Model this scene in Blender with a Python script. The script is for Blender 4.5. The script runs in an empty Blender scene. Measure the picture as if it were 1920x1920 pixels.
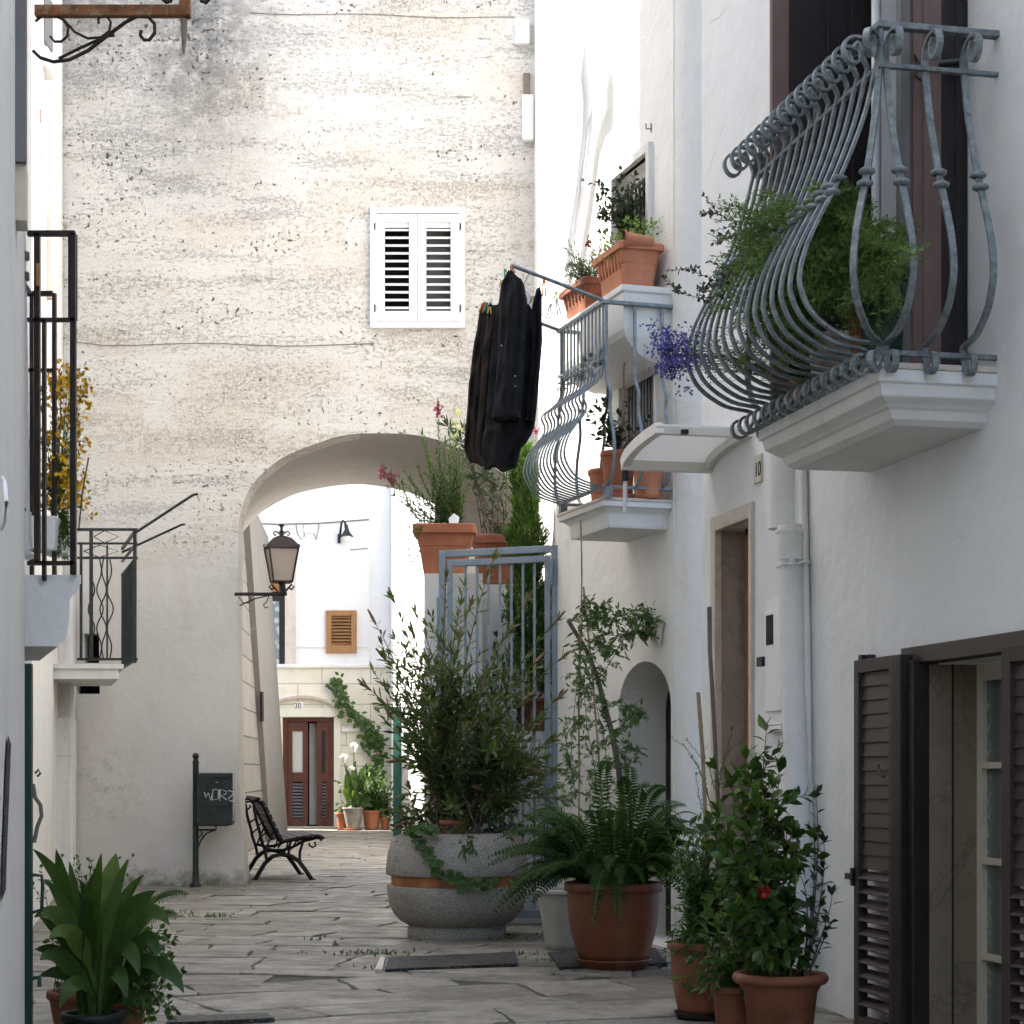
import bpy, math, random
from mathutils import Vector, Matrix
from mathutils.geometry import tessellate_polygon
V = Vector
rnd = random.Random(7)
SC = bpy.context.scene
COL = SC.collection
F = 3600.0; HOR = 1445.0; H = 1.0

def P(px, py, Y):
    return V(((px-960)/F*Y, Y, H+(HOR-py)/F*Y))

# ------------------------------------------------------------------ objects
LOC = {}
def thing(name, label, cat, loc=(0,0,0), group=None):
    o = bpy.data.objects.new(name, None); COL.objects.link(o)
    o.location = loc; o.empty_display_size = .1
    o['label'] = label; o['category'] = cat
    if group: o['group'] = group
    LOC[o.name] = V(loc)
    return o

class MB:
    def __init__(s): s.v=[]; s.f=[]; s.sm=[]
    def add(s, vs, fs, smooth=False):
        b=len(s.v); s.v.extend([tuple(x) for x in vs])
        for f in fs: s.f.append(tuple(b+i for i in f)); s.sm.append(smooth)
    def box(s, c, size, rot=None):
        hx,hy,hz=size[0]/2,size[1]/2,size[2]/2; c=V(c)
        vs=[V((x,y,z)) for x in(-hx,hx) for y in(-hy,hy) for z in(-hz,hz)]
        if rot is not None: vs=[rot@x for x in vs]
        s.hexa([c+x for x in vs])
    def hexa(s, v8):  # index = x*4+y*2+z
        s.add(v8,[(0,1,3,2),(4,6,7,5),(0,4,5,1),(2,3,7,6),(0,2,6,4),(1,5,7,3)])
    def tube(s, pts, r, n=6, smooth=True, flat=1.0, ref=None):
        pts=[V(p) for p in pts]; m=len(pts)
        if m<2: return
        rs=r if isinstance(r,(list,tuple)) else [r]*m
        t0=(pts[1]-pts[0]).normalized()
        a=V(ref) if ref is not None else (V((0,0,1)) if abs(t0.z)<.9 else V((1,0,0)))
        nrm=(a-t0*a.dot(t0)).normalized()
        vs=[]
        for i,p in enumerate(pts):
            if i==0: t=t0
            elif i==m-1: t=(pts[i]-pts[i-1]).normalized()
            else:
                t=(pts[i+1]-pts[i-1])
                t=t.normalized() if t.length>1e-9 else t0
            nrm=(nrm-t*nrm.dot(t))
            nrm=nrm.normalized() if nrm.length>1e-6 else t.orthogonal().normalized()
            bi=t.cross(nrm)
            for k in range(n):
                an=2*math.pi*(k+.5)/n
                vs.append(p+nrm*(math.cos(an)*rs[i])+bi*(math.sin(an)*rs[i]*flat))
        fs=[]
        for i in range(m-1):
            for k in range(n):
                k2=(k+1)%n
                fs.append((i*n+k,i*n+k2,(i+1)*n+k2,(i+1)*n+k))
        s.add(vs,fs,smooth)
        s.add(vs[:n],[tuple(range(n))[::-1]]); s.add(vs[-n:],[tuple(range(n))])
    def lathe(s, prof, c, n=32, smooth=True, wob=None, rib=0, ribn=0):
        c=V(c); vs=[]
        for (r,z) in prof:
            for k in range(n):
                a=2*math.pi*k/n
                rr=r
                if rib and ribn: rr=r*(1+rib*math.cos(a*ribn))
                if wob: rr*=1+wob*math.sin(a*3+z*9)
                vs.append(c+V((rr*math.cos(a),rr*math.sin(a),z)))
        fs=[]
        for i in range(len(prof)-1):
            for k in range(n):
                k2=(k+1)%n
                fs.append((i*n+k,i*n+k2,(i+1)*n+k2,(i+1)*n+k))
        s.add(vs,fs,smooth)
    def sphere(s,c,r,n=8,sc=(1,1,1)):
        prof=[(max(1e-4,r*math.sin(math.pi*i/n)),-r*math.cos(math.pi*i/n)) for i in range(n+1)]
        b=len(s.v); s.lathe(prof,(0,0,0),n*2)
        for i in range(b,len(s.v)):
            x=s.v[i]; s.v[i]=(c[0]+x[0]*sc[0],c[1]+x[1]*sc[1],c[2]+x[2]*sc[2])
    def loft(s, rings, closed=True, caps=True, smooth=False):
        n=len(rings[0]); vs=[x for r in rings for x in r]; fs=[]
        for i in range(len(rings)-1):
            for k in range(n if closed else n-1):
                k2=(k+1)%n
                fs.append((i*n+k,i*n+k2,(i+1)*n+k2,(i+1)*n+k))
        s.add(vs,fs,smooth)
        if caps:
            s.add(rings[0],[tuple(range(n))[::-1]]); s.add(rings[-1],[tuple(range(n))])
    def leaf(s, p, d, nrm, L, W, bend=.15, fold=.25, wide=.4):
        d=V(d).normalized(); nrm=V(nrm); nrm=nrm-d*nrm.dot(d)
        nrm=nrm.normalized() if nrm.length>1e-5 else d.orthogonal().normalized()
        sd=d.cross(nrm)
        def c(t): return V(p)+d*(L*t)-nrm*(bend*L*t*t)
        up=nrm*(fold*W*.5)
        a=c(0); b=c(wide); e=c(.5+wide*.5); f=c(1)
        w1=W*.5; w2=W*.36
        vs=[a, b+sd*w1+up, b, b-sd*w1+up, e+sd*w2+up*.8, e, e-sd*w2+up*.8, f]
        s.add(vs,[(0,1,2),(0,2,3),(1,4,5,2),(2,5,6,3),(4,7,5),(5,7,6)],True)
    def needle(s,p,d,nrm,L,W):
        d=V(d).normalized(); sd=d.cross(V(nrm))
        sd=sd.normalized() if sd.length>1e-5 else d.orthogonal().normalized()
        p=V(p)
        s.add([p-sd*W*.3,p+d*L*.5+sd*W*.5,p+d*L,p+d*L*.5-sd*W*.5],[(0,3,2,1)],True)
    def build(s, name, mat, parent=None, label=None, kind=None, bevel=0, solid=None):
        me=bpy.data.meshes.new(name)
        off=V((0,0,0))
        if parent is not None:
            off=LOC[parent.name]
        me.from_pydata([tuple(V(x)-off) for x in s.v],[],s.f)
        me.polygons.foreach_set('use_smooth',s.sm)
        me.update()
        me.materials.append(mat)
        o=bpy.data.objects.new(name,me); COL.objects.link(o)
        if parent is not None:
            o.parent=parent
        LOC[o.name]=off
        if label: o['label']=label
        if kind: o['kind']=kind
        if bevel:
            b=o.modifiers.new('bevel','BEVEL'); b.width=bevel; b.segments=2; b.limit_method='ANGLE'; b.angle_limit=math.radians(35)
        return o

def top(o,label,cat,group=None):
    o['label']=label; o['category']=cat
    if group: o['group']=group
    return o

class Fr:
    """a vertical wall plane: s along the wall, z up, o out into the street"""
    def __init__(s,p0,p1,sgn):
        s.p0=V((p0[0],p0[1])); d=V((p1[0]-p0[0],p1[1]-p0[1])); s.L=d.length; s.d=d.normalized()
        s.n=V((-s.d.y,s.d.x))*sgn
    def pt(s,a,z,o=0):
        q=s.p0+s.d*a+s.n*o; return V((q.x,q.y,z))
    def hit(s,px,py,o=0):
        k=(px-960)/F; q=s.p0+s.n*o
        Y=q.dot(s.n)/(k*s.n.x+s.n.y)
        w=V((k*Y,Y))-q
        return w.dot(s.d), H+(HOR-py)/F*Y
    def sY(s,Y): return (Y-s.p0.y)/s.d.y
    def box(s,mb,s0,s1,z0,z1,o0,o1):
        mb.hexa([s.pt(a,z,o) for a in(s0,s1) for o in(o0,o1) for z in(z0,z1)])

def wall(mb, fr, outer, holes=(), thick=.4, o=0.0, back=True):
    def tess(off):
        polys=[[V((a,b,0)) for a,b in outer]]+[[V((a,b,0)) for a,b in h] for h in holes]
        tri=tessellate_polygon(polys)
        flat=[x for p in polys for x in p]
        mb.add([fr.pt(x.x,x.y,off) for x in flat],tri)
    tess(o)
    if back: tess(o-thick)
    for p in [outer]+list(holes):
        m=len(p)
        for i in range(m):
            a,b=p[i],p[(i+1)%m]
            mb.add([fr.pt(*a,o),fr.pt(*b,o),fr.pt(*b,o-thick),fr.pt(*a,o-thick)],[(0,1,2,3)])

def rect(s0,s1,z0,z1): return [(s0,z0),(s1,z0),(s1,z1),(s0,z1)]
def arc(c,r,a0,a1,n): return [(c[0]+r*math.cos(math.radians(a0+(a1-a0)*i/n)),c[1]+r*math.sin(math.radians(a0+(a1-a0)*i/n))) for i in range(n+1)]

# ------------------------------------------------------------------ materials
class NT:
    def __init__(s,name):
        s.m=bpy.data.materials.new(name); s.m.use_nodes=True; s.t=s.m.node_tree; s.t.nodes.clear()
        s.out=s.n('ShaderNodeOutputMaterial')
    def n(s,t,**kw):
        x=s.t.nodes.new(t)
        for k,v in kw.items():
            if k.startswith('_'): setattr(x,k[1:],v)
            else:
                key=int(k[1:]) if k[0]=='i' and k[1:].isdigit() else k.replace('__',' ')
                i=x.inputs[key]
                if isinstance(v,bpy.types.NodeSocket): s.t.links.new(v,i)
                else: i.default_value=v
        return x
    def ramp(s,fac,stops):
        x=s.n('ShaderNodeValToRGB'); s.t.links.new(fac,x.inputs[0])
        e=x.color_ramp.elements
        while len(e)<len(stops): e.new(.5)
        for i,(p,c) in enumerate(stops):
            e[i].position=p; e[i].color=(c,c,c,1) if isinstance(c,(int,float)) else (*c,1)
        return x.outputs[0]
    def mix(s,fac,a,b,bt='MIX'):
        x=s.n('ShaderNodeMix',_data_type='RGBA',_blend_type=bt)
        for i,v in((0,fac),(6,a),(7,b)):
            if isinstance(v,bpy.types.NodeSocket): s.t.links.new(v,x.inputs[i])
            elif isinstance(v,(int,float)): x.inputs[i].default_value=v if i==0 else (v,v,v,1)
            else: x.inputs[i].default_value=(*v,1)
        return x.outputs[2]
    def math(s,op,a,b=0.0,c=None,clamp=False):
        x=s.n('ShaderNodeMath',_operation=op,_use_clamp=clamp)
        for i,v in enumerate((a,b) if c is None else (a,b,c)):
            if isinstance(v,bpy.types.NodeSocket): s.t.links.new(v,x.inputs[i])
            else: x.inputs[i].default_value=v
        return x.outputs[0]
    def co(s,scale=(1,1,1),loc=(0,0,0)):
        c=s.n('ShaderNodeTexCoord'); m=s.n('ShaderNodeMapping',Vector=c.outputs['Object'])
        m.inputs['Scale'].default_value=scale; m.inputs['Location'].default_value=loc
        return m.outputs[0]
    def noise(s,co,scale,detail=4,rough=.55,dist=0):
        detail=max(1.0,min(detail,math.log2(260/scale)))
        return s.n('ShaderNodeTexNoise',Vector=co,Scale=scale,Detail=detail,Roughness=rough,Distortion=dist).outputs[0]
    def bump(s,h,strength,dist=.02,normal=None):
        x=s.n('ShaderNodeBump',Height=h,Strength=strength,Distance=dist)
        if normal is not None: s.t.links.new(normal,x.inputs['Normal'])
        return x.outputs[0]
    def bsdf(s,col,rough=.8,normal=None,metal=0.0,spec=.5,**kw):
        b=s.n('ShaderNodeBsdfPrincipled')
        for k,v in (('Base Color',col),('Roughness',rough),('Metallic',metal),('Specular IOR Level',spec)):
            if isinstance(v,bpy.types.NodeSocket): s.t.links.new(v,b.inputs[k])
            elif k=='Base Color': b.inputs[k].default_value=(*v,1)
            else: b.inputs[k].default_value=v
        if normal is not None: s.t.links.new(normal,b.inputs['Normal'])
        return b.outputs[0]
    def fin(s,sh): s.t.links.new(sh,s.out.inputs[0]); return s.m

def simple(name,col,rough=.6,metal=0.0,var=.15,vs=7,bump=.15,bs=60,spec=.4,dirt=None,dirtamt=.5,ds=3):
    t=NT(name); co=t.co()
    n=t.noise(co,vs,6,.6)
    lo=tuple(c*(1-var) for c in col); hi=tuple(min(1,c*(1+var)) for c in col)
    c=t.ramp(n,[(.3,lo),(.7,hi)])
    if dirt:
        m=t.ramp(t.noise(co,ds,8,.7),[(.52,0.0),(.68,dirtamt)])
        c=t.mix(m,c,dirt)
    b=t.bump(t.noise(co,bs,3),bump,.004) if bump else None
    return t.fin(t.bsdf(c,rough,b,metal,spec))

def plaster(name,col=(.80,.79,.76),stain=(.55,.5,.42),amt=.35,rough=.9,mould=0.0):
    t=NT(name); co=t.co()
    c=t.mix(t.ramp(t.noise(co,1.3,6,.6),[(.35,0.0),(.75,.55)]),col,tuple(x*.9 for x in col))
    drips=t.noise(t.co((5,5,.5)),1.6,6,.65)
    c=t.mix(t.ramp(drips,[(.52,0.0),(.78,amt)]),c,stain)
    c=t.mix(t.ramp(t.noise(co,28,3,.6),[(.66,0.0),(.74,.25)]),c,(.5,.47,.42))
    wv=t.mix(.12,co,t.n('ShaderNodeTexNoise',Vector=co,Scale=2.5,Detail=4.0).outputs[1])
    ve=t.n('ShaderNodeTexVoronoi',Vector=wv,Scale=1.1,_feature='DISTANCE_TO_EDGE').outputs[0]
    ck=t.math('MULTIPLY',t.ramp(ve,[(.0,1.0),(.006,0.0)]),t.ramp(t.noise(co,1.1,3),[(.56,0.0),(.66,.5)]))
    c=t.mix(ck,c,(.30,.28,.25))
    c=t.mix(t.ramp(t.noise(t.co((1,1,1),(7,3,1)),.9,5,.55),[(.60,0.0),(.625,.22)]),c,tuple(min(1,x*1.03+.02) for x in col))
    c=t.mix(t.ramp(t.noise(t.co((1,1,.8),(2,9,4)),2.3,8,.7),[(.56,0.0),(.72,amt*.8)]),c,tuple(x*.74 for x in col))
    if mould:
        g=t.n('ShaderNodeSeparateXYZ',Vector=co).outputs[2]
        zm=t.ramp(t.math('MULTIPLY_ADD',t.noise(co,5,6,.65),.8,g),[(.3,mould),(.75,0.0)])
        c=t.mix(zm,c,(.22,.22,.17))
    h=t.math('ADD',t.math('MULTIPLY',t.noise(co,2.2,3),1.6),t.math('MULTIPLY',t.noise(co,22,4,.6),.22))
    h=t.math('ADD',h,t.math('MULTIPLY',t.noise(co,90,3,.6),.05))
    return t.fin(t.bsdf(c,rough,t.bump(h,.55,.03),0,.25))

def leafmat(name,c1,c2,rough=.4,tr=.25,spec=.4,c3=None):
    t=NT(name)
    g=t.n('ShaderNodeNewGeometry')
    st=[(0,c1),(.8,c2)]
    if c3: st.append((1,c3))
    c=t.ramp(g.outputs['Random Per Island'],st)
    c=t.mix(t.ramp(t.noise(t.co(),9,3),[(.35,0.0),(.7,.5)]),c,tuple(x*.55 for x in c1))
    b=t.bsdf(c,rough,None,0,spec)
    tc=t.mix(1.0,c,(1.3,1.5,.5),'MULTIPLY')
    tl=t.n('ShaderNodeBsdfTranslucent',Color=tc).outputs[0]
    x=t.n('ShaderNodeMixShader',i0=tr,i1=b,i2=tl)
    return t.fin(x.outputs[0])

M={}
M['plasterA']=plaster('plaster_near_house',(.80,.80,.785),amt=.16)
M['plasterB']=plaster('plaster_mid_house',(.82,.80,.76),stain=(.66,.60,.48),amt=.3)
M['plasterL']=plaster('plaster_left_house',(.74,.74,.73),amt=.3)
M['plasterL2']=plaster('plaster_far_left_house',(.80,.79,.76),stain=(.5,.42,.36),amt=.45)
M['plasterH']=plaster('plaster_far_house',(.82,.80,.76),amt=.2)
M['plasterP']=plaster('plaster_pillar',(.76,.75,.72),amt=.4)
M['slab']=plaster('limewash_slab',(.76,.75,.72),stain=(.5,.45,.36),amt=.35)
M['metal']=simple('grey_blue_painted_iron',(.20,.235,.255),.42,.25,var=.25,vs=25,bump=.3,bs=120,dirt=(.30,.31,.30),dirtamt=.6,ds=20)
M['metalA']=simple('grey_green_painted_iron',(.175,.20,.208),.5,.2,var=.35,vs=30,bump=.5,bs=120,dirt=(.30,.315,.30),dirtamt=.75,ds=26)
M['gate']=simple('grey_blue_gate_paint',(.24,.29,.335),.45,.1,var=.12,vs=14,bump=.15)
M['iron']=simple('dark_iron',(.018,.018,.019),.5,.3,var=.4,vs=20)
M['ironbrown']=simple('brown_black_iron',(.028,.02,.018),.55,.3,var=.4,vs=12,dirt=(.1,.05,.03),dirtamt=.5)
M['irongreen']=simple('green_black_iron',(.03,.036,.036),.5,.3,var=.3,vs=12)
M['rust']=simple('rusty_steel',(.20,.085,.035),.8,.2,var=.5,vs=18,bump=.5,dirt=(.30,.24,.16),dirtamt=.7,ds=30)
M['terra']=simple('terracotta',(.42,.15,.075),.75,var=.15,vs=5,bump=.2,dirt=(.50,.30,.20),dirtamt=.45,ds=5)
M['terrad']=simple('dull_terracotta',(.225,.080,.038),.7,var=.25,vs=5,bump=.2,dirt=(.36,.23,.155),dirtamt=.5,ds=5)
M['terrap']=simple('brown_plastic_pot',(.185,.060,.027),.6,var=.25,vs=4,dirt=(.28,.15,.09),dirtamt=.4,ds=4)
M['terrao']=simple('orange_terracotta_box',(.50,.19,.10),.7,var=.12,vs=4,bump=.2,dirt=(.55,.33,.22),dirtamt=.35,ds=7)
M['soil']=simple('soil',(.03,.022,.016),.95,var=.5,vs=30,bump=1,bs=40)
M['greenpot']=simple('dark_green_pot',(.012,.035,.022),.45,var=.2)
M['blackpot']=simple('black_pot',(.012,.013,.012),.5,var=.3)
M['whitepot']=simple('white_pot',(.34,.325,.29),.7,var=.12,dirt=(.3,.28,.22),dirtamt=.5)
M['greystone']=simple('grey_stone_pot',(.26,.25,.22),.85,var=.3,vs=9,bump=.4,dirt=(.45,.40,.28),dirtamt=.6)
M['cream']=simple('cream_paint',(.72,.69,.58),.6,var=.05)
M['white']=simple('white_paint',(.84,.84,.84),.45,var=.03,bump=.05)
M['canopy']=simple('cream_canopy_plastic',(.78,.76,.70),.5,var=.06,vs=3,dirt=(.6,.55,.42),dirtamt=.5,ds=4)
def mk_poly():
    t=NT('translucent_canopy_sheet'); c=(.80,.80,.78)
    b=t.bsdf(c,.4); tl=t.n('ShaderNodeBsdfTranslucent',Color=(.9,.9,.88,1)).outputs[0]
    return t.fin(t.n('ShaderNodeMixShader',i0=.55,i1=b,i2=tl).outputs[0])
M['poly']=mk_poly()
M['pipe']=simple('white_pvc_pipe',(.74,.735,.72),.45,var=.05,bump=.03,dirt=(.58,.56,.5),dirtamt=.4)
M['brown']=simple('brown_painted_aluminium',(.050,.034,.029),.5,.1,var=.12,vs=4,bump=.05)
M['brownd']=simple('dark_brown_wood',(.016,.010,.009),.5,var=.3,vs=6)
M['brownm']=simple('mauve_brown_wood',(.16,.10,.085),.55,var=.12,vs=6)
M['black']=simple('black_void',(.004,.004,.004),.9,var=.1,bump=0)
M['blackp']=simple('black_plastic',(.012,.012,.015),.4,var=.1,bump=0)
M['cloth']=simple('black_quilted_cloth',(.015,.0145,.0155),.9,var=.5,vs=9,bump=.9,bs=26,spec=.15)
M['clothb']=simple('brown_black_cloth',(.034,.026,.021),.95,var=.45,vs=9,bump=.9,bs=22,spec=.1)
M['greendoor']=simple('dark_green_door',(.012,.055,.042),.45,var=.2,vs=5)
M['greenleaf']=simple('bright_green_shutter',(.02,.33,.17),.5,var=.1,vs=5)
M['bluegreen']=simple('blue_green_shutter',(.03,.14,.11),.5,var=.1,vs=5)
M['mattgrey']=simple('grey_louvre',(.13,.13,.125),.6,var=.15)
M['dgrey']=simple('slate_grey_box',(.17,.17,.18),.7,var=.1)
M['peg_o']=simple('orange_plastic',(.55,.10,.02),.5,var=.05,bump=0)
M['peg_y']=simple('yellow_plastic',(.6,.42,.05),.5,var=.05,bump=0)
M['peg_g']=simple('green_plastic',(.05,.28,.12),.5,var=.05,bump=0)
M['peg_w']=simple('pale_grey_plastic',(.55,.57,.58),.5,var=.05,bump=0)
M['pink']=simple('magenta_petals',(.45,.055,.15),.6,var=.3,bump=0)
M['lime']=simple('lime_petals',(.62,.68,.22),.6,var=.2,bump=0)
M['red']=simple('red_petals',(.30,.02,.012),.6,var=.3,bump=0)
M['yellow']=simple('yellow_petals',(.72,.42,.015),.6,var=.2,bump=0)
M['violet']=simple('violet_petals',(.12,.105,.38),.6,var=.3,vs=20,bump=0)
M['calla']=simple('white_petals',(.85,.85,.78),.5,var=.05,bump=0)
M['spike']=simple('dry_brown_spike',(.25,.155,.085),.9,var=.3,vs=40,bump=.6,bs=90)
M['bark']=simple('bark',(.13,.095,.07),.9,var=.35,vs=20,bump=.6)
M['cane']=simple('bamboo_cane',(.36,.25,.15),.6,var=.25,vs=10,dirt=(.1,.07,.05),dirtamt=.7,ds=8)
M['darkcane']=simple('dark_cane',(.16,.125,.10),.7,var=.35,vs=10)
M['gstem']=simple('green_stem',(.09,.14,.04),.6,var=.2)
M['concrete_tile']=simple('beige_number_tile',(.60,.56,.45),.5,var=.1)
M['ink']=simple('dark_lettering',(.02,.02,.02),.6,var=.05,bump=0)
M['chalk']=simple('pale_grey_spray_paint',(.50,.52,.52),.8,var=.1,bump=0)
M['scuff']=simple('black_scuffed_paint',(.03,.027,.03),.9,var=.6,vs=40)
M['wire']=simple('grey_cable',(.16,.15,.14),.7,var=.1,bump=0)
M['wood']=simple('orange_brown_wood',(.27,.125,.045),.5,var=.25,vs=10,bump=.3)
M['shutterwood']=simple('tan_wood',(.33,.165,.065),.6,var=.15,vs=9,bump=.2)
M['doorwood']=simple('red_brown_wood',(.095,.032,.02),.45,var=.2,vs=8)
M['bench']=simple('dark_bench_slats',(.028,.017,.016),.5,var=.4,vs=14)
M['band']=simple('orange_wood_band',(.42,.15,.05),.6,var=.3,vs=7,bump=.3,dirt=(.2,.08,.04),dirtamt=.5,ds=9)
M['weed']=leafmat('weed_leaves',(.05,.10,.02),(.10,.17,.04),.6,.2)
M['shrub']=leafmat('bottlebrush_leaves',(.06,.095,.03),(.14,.19,.065),.45,.35,.35,(.19,.24,.08))
M['fern']=leafmat('fern_leaves',(.022,.048,.012),(.046,.088,.019),.8,.25,.08)
M['gloss']=leafmat('glossy_leaves',(.036,.080,.018),(.085,.15,.03),.33,.28,.35,(.18,.23,.05))
M['mid']=leafmat('mid_green_leaves',(.045,.095,.022),(.10,.17,.04),.5,.3)
M['light']=leafmat('light_green_leaves',(.13,.23,.045),(.25,.36,.08),.5,.3)
M['dark']=leafmat('dark_leaves',(.028,.05,.022),(.06,.085,.04),.5,.22)
M['aspid']=leafmat('aspidistra_leaves',(.03,.068,.015),(.065,.12,.024),.4,.2,.25,(.12,.17,.03))
M['asp']=leafmat('asparagus_fern',(.075,.13,.032),(.17,.25,.065),.5,.3)
M['conif']=leafmat('conifer_leaves',(.05,.11,.022),(.13,.22,.04),.6,.25)
M['jasm']=leafmat('jasmine_leaves',(.08,.135,.045),(.16,.24,.08),.45,.3)

def mk_stone():
    t=NT('flaking_limewashed_stone'); co=t.co()
    sx=t.n('ShaderNodeSeparateXYZ',Vector=co); X=sx.outputs[0]; Z=sx.outputs[2]
    st=t.co((.75,1,1.5)); hz=t.co((.45,1,2.4))
    big=t.noise(co,.8,5,.6,.3); clA=t.noise(hz,1.25,7,.62,.3); clB=t.noise(hz,1.7,7,.65,.2)
    fl=t.noise(st,17,7,.72); fl2=t.noise(co,44,4,.7)
    edge=t.math('MULTIPLY_ADD',t.noise(co,1.6,6,.65),1.3,Z)
    upper=t.ramp(t.math('MULTIPLY',edge,.1),[(.335,0.0),(.405,1.0)])
    c=t.mix(t.ramp(big,[(.35,0.0),(.7,.6)]),(.705,.68,.635),(.645,.605,.545))
    br=t.n('ShaderNodeTexBrick',Vector=t.n('ShaderNodeMapping',Vector=t.mix(.06,co,t.n('ShaderNodeTexNoise',Vector=co,Scale=3.0,Detail=3.0).outputs[1]),Rotation=(math.pi/2,0,0)).outputs[0],Scale=1.0,Mortar__Size=.014,Mortar__Smooth=.8,Brick__Width=.66,Row__Height=.29)
    br.inputs['Color1'].default_value=(0,0,0,1); br.inputs['Color2'].default_value=(1,1,1,1); br.inputs['Mortar'].default_value=(.4,.4,.4,1); br.inputs['Bias'].default_value=0
    blk=t.math('SUBTRACT',br.outputs[0],.5)
    # buff patches where the wash has worn thin
    c=t.mix(t.ramp(t.math('MULTIPLY_ADD',blk,.22,t.noise(t.co((.6,1,.9),(2,0,5)),1.0,6,.65)),[(.49,0.0),(.70,.65)]),c,(.60,.515,.415))
    # broken flakes showing the stone
    m1=t.math('MULTIPLY_ADD',blk,.10,t.math('ADD',t.math('MULTIPLY',fl,.9),t.math('MULTIPLY',clA,.80)))
    f1=t.ramp(m1,[(.83,0.0),(.915,.42),(.99,.85)])
    c=t.mix(f1,c,t.mix(fl2,(.30,.262,.22),(.47,.415,.345)))
    m2=t.math('MULTIPLY_ADD',blk,-.08,t.math('ADD',t.math('MULTIPLY',t.noise(st,27,6,.7),.9),t.math('MULTIPLY',clB,.85)))
    f2=t.ramp(m2,[(.95,0.0),(1.02,.6)])
    c=t.mix(f2,c,(.30,.29,.275))
    # white crumbs of wash left on worn zones
    c=t.mix(t.ramp(t.math('ADD',fl2,t.math('MULTIPLY',fl,.4)),[(.72,0.0),(.79,.7)]),c,(.72,.71,.69))
    # stains of the old gutter: a broad grey run at the left of centre, and the top left corner
    dx=t.math('ABSOLUTE',t.math('ADD',X,2.72))
    sm=t.math('SUBTRACT',1.2,t.math('MULTIPLY',dx,1.35),clamp=True)
    sm=t.math('MULTIPLY',sm,t.math('MULTIPLY_ADD',Z,.62,-3.5,clamp=True))
    lft=t.math('MULTIPLY',t.math('MULTIPLY_ADD',Z,1.0,-6.6,clamp=True),t.math('MULTIPLY_ADD',X,-.9,-1.7,clamp=True))
    sm=t.math('MAXIMUM',sm,t.math('MULTIPLY',lft,.8))
    smn=t.math('MULTIPLY',sm,t.math('MULTIPLY_ADD',t.noise(co,7,8,.75),3.6,-.95,clamp=True))
    c=t.mix(t.math('MULTIPLY',smn,.95,clamp=True),c,(.185,.185,.18))
    # black lichen specks in clusters, following the courses
    sp=t.noise(co,24,3,.55); cl=t.noise(t.co((.7,1,1.3),(0,0,3)),1.4,5,.62)
    v=t.math('ADD',sp,t.math('MULTIPLY',cl,.55)); v=t.math('ADD',v,t.math('MULTIPLY',sm,.05))
    spk=t.ramp(v,[(.935,0.0),(.975,.85)])
    c=t.mix(spk,c,(.045,.045,.045))
    # open horizontal joints
    jt=t.ramp(t.math('ADD',t.noise(t.co((.5,1,5.5)),3.3,6,.6),t.math('MULTIPLY',clB,.35)),[(.84,0.0),(.90,.65)])
    c=t.mix(jt,c,(.16,.145,.125))
    # lower coat of smooth limewash
    lc=t.mix(t.ramp(t.noise(co,1.1,6,.62),[(.42,0.0),(.72,.6)]),(.64,.62,.585),(.54,.505,.455))
    lc=t.mix(t.ramp(t.noise(t.co((3,1,.7),(5,0,2)),1.2,7,.65),[(.56,0.0),(.72,.35)]),lc,(.48,.46,.38))
    lc=t.mix(t.ramp(t.noise(co,14,3,.6),[(.70,0.0),(.75,.6)]),lc,(.3,.28,.24))
    mo=t.math('MULTIPLY',t.math('SUBTRACT',1.0,t.math('MULTIPLY',t.math('ABSOLUTE',t.math('ADD',X,3.55)),2.2),clamp=True),t.math('SUBTRACT',1.0,t.math('MULTIPLY',t.math('ABSOLUTE',t.math('SUBTRACT',Z,.85)),2.0),clamp=True))
    lc=t.mix(t.math('MULTIPLY',mo,t.ramp(t.noise(co,9,7,.7),[(.5,0.0),(.65,.8)])),lc,(.30,.30,.21))
    gz=t.math('MULTIPLY_ADD',t.noise(co,6,7,.7),.55,Z)
    lc=t.mix(t.ramp(gz,[(.26,.85),(.42,0.0)]),lc,(.13,.135,.10))
    c=t.mix(upper,lc,c)
    h=t.math('ADD',t.math('MULTIPLY',clA,1.2),t.math('MULTIPLY',fl,.7))
    h=t.math('SUBTRACT',h,t.math('MULTIPLY',f1,.18)); h=t.math('SUBTRACT',h,t.math('MULTIPLY',f2,.22)); h=t.math('SUBTRACT',h,t.math('MULTIPLY',jt,.5)); h=t.math('SUBTRACT',h,t.math('MULTIPLY',spk,.2))
    hl=t.math('ADD',t.math('MULTIPLY',t.noise(co,2.5,4),.6),t.math('MULTIPLY',t.noise(co,16,5,.6),.12))
    hh=t.n('ShaderNodeMix',_data_type='FLOAT')
    t.t.links.new(upper,hh.inputs[0]); t.t.links.new(hl,hh.inputs[2]); t.t.links.new(h,hh.inputs[3])
    return t.fin(t.bsdf(c,.92,t.bump(hh.outputs[0],.8,.035),0,.2))
M['stone']=mk_stone()
M['vault']=plaster('grey_vault_render',(.46,.43,.40),stain=(.34,.31,.28),amt=.5)

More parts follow.
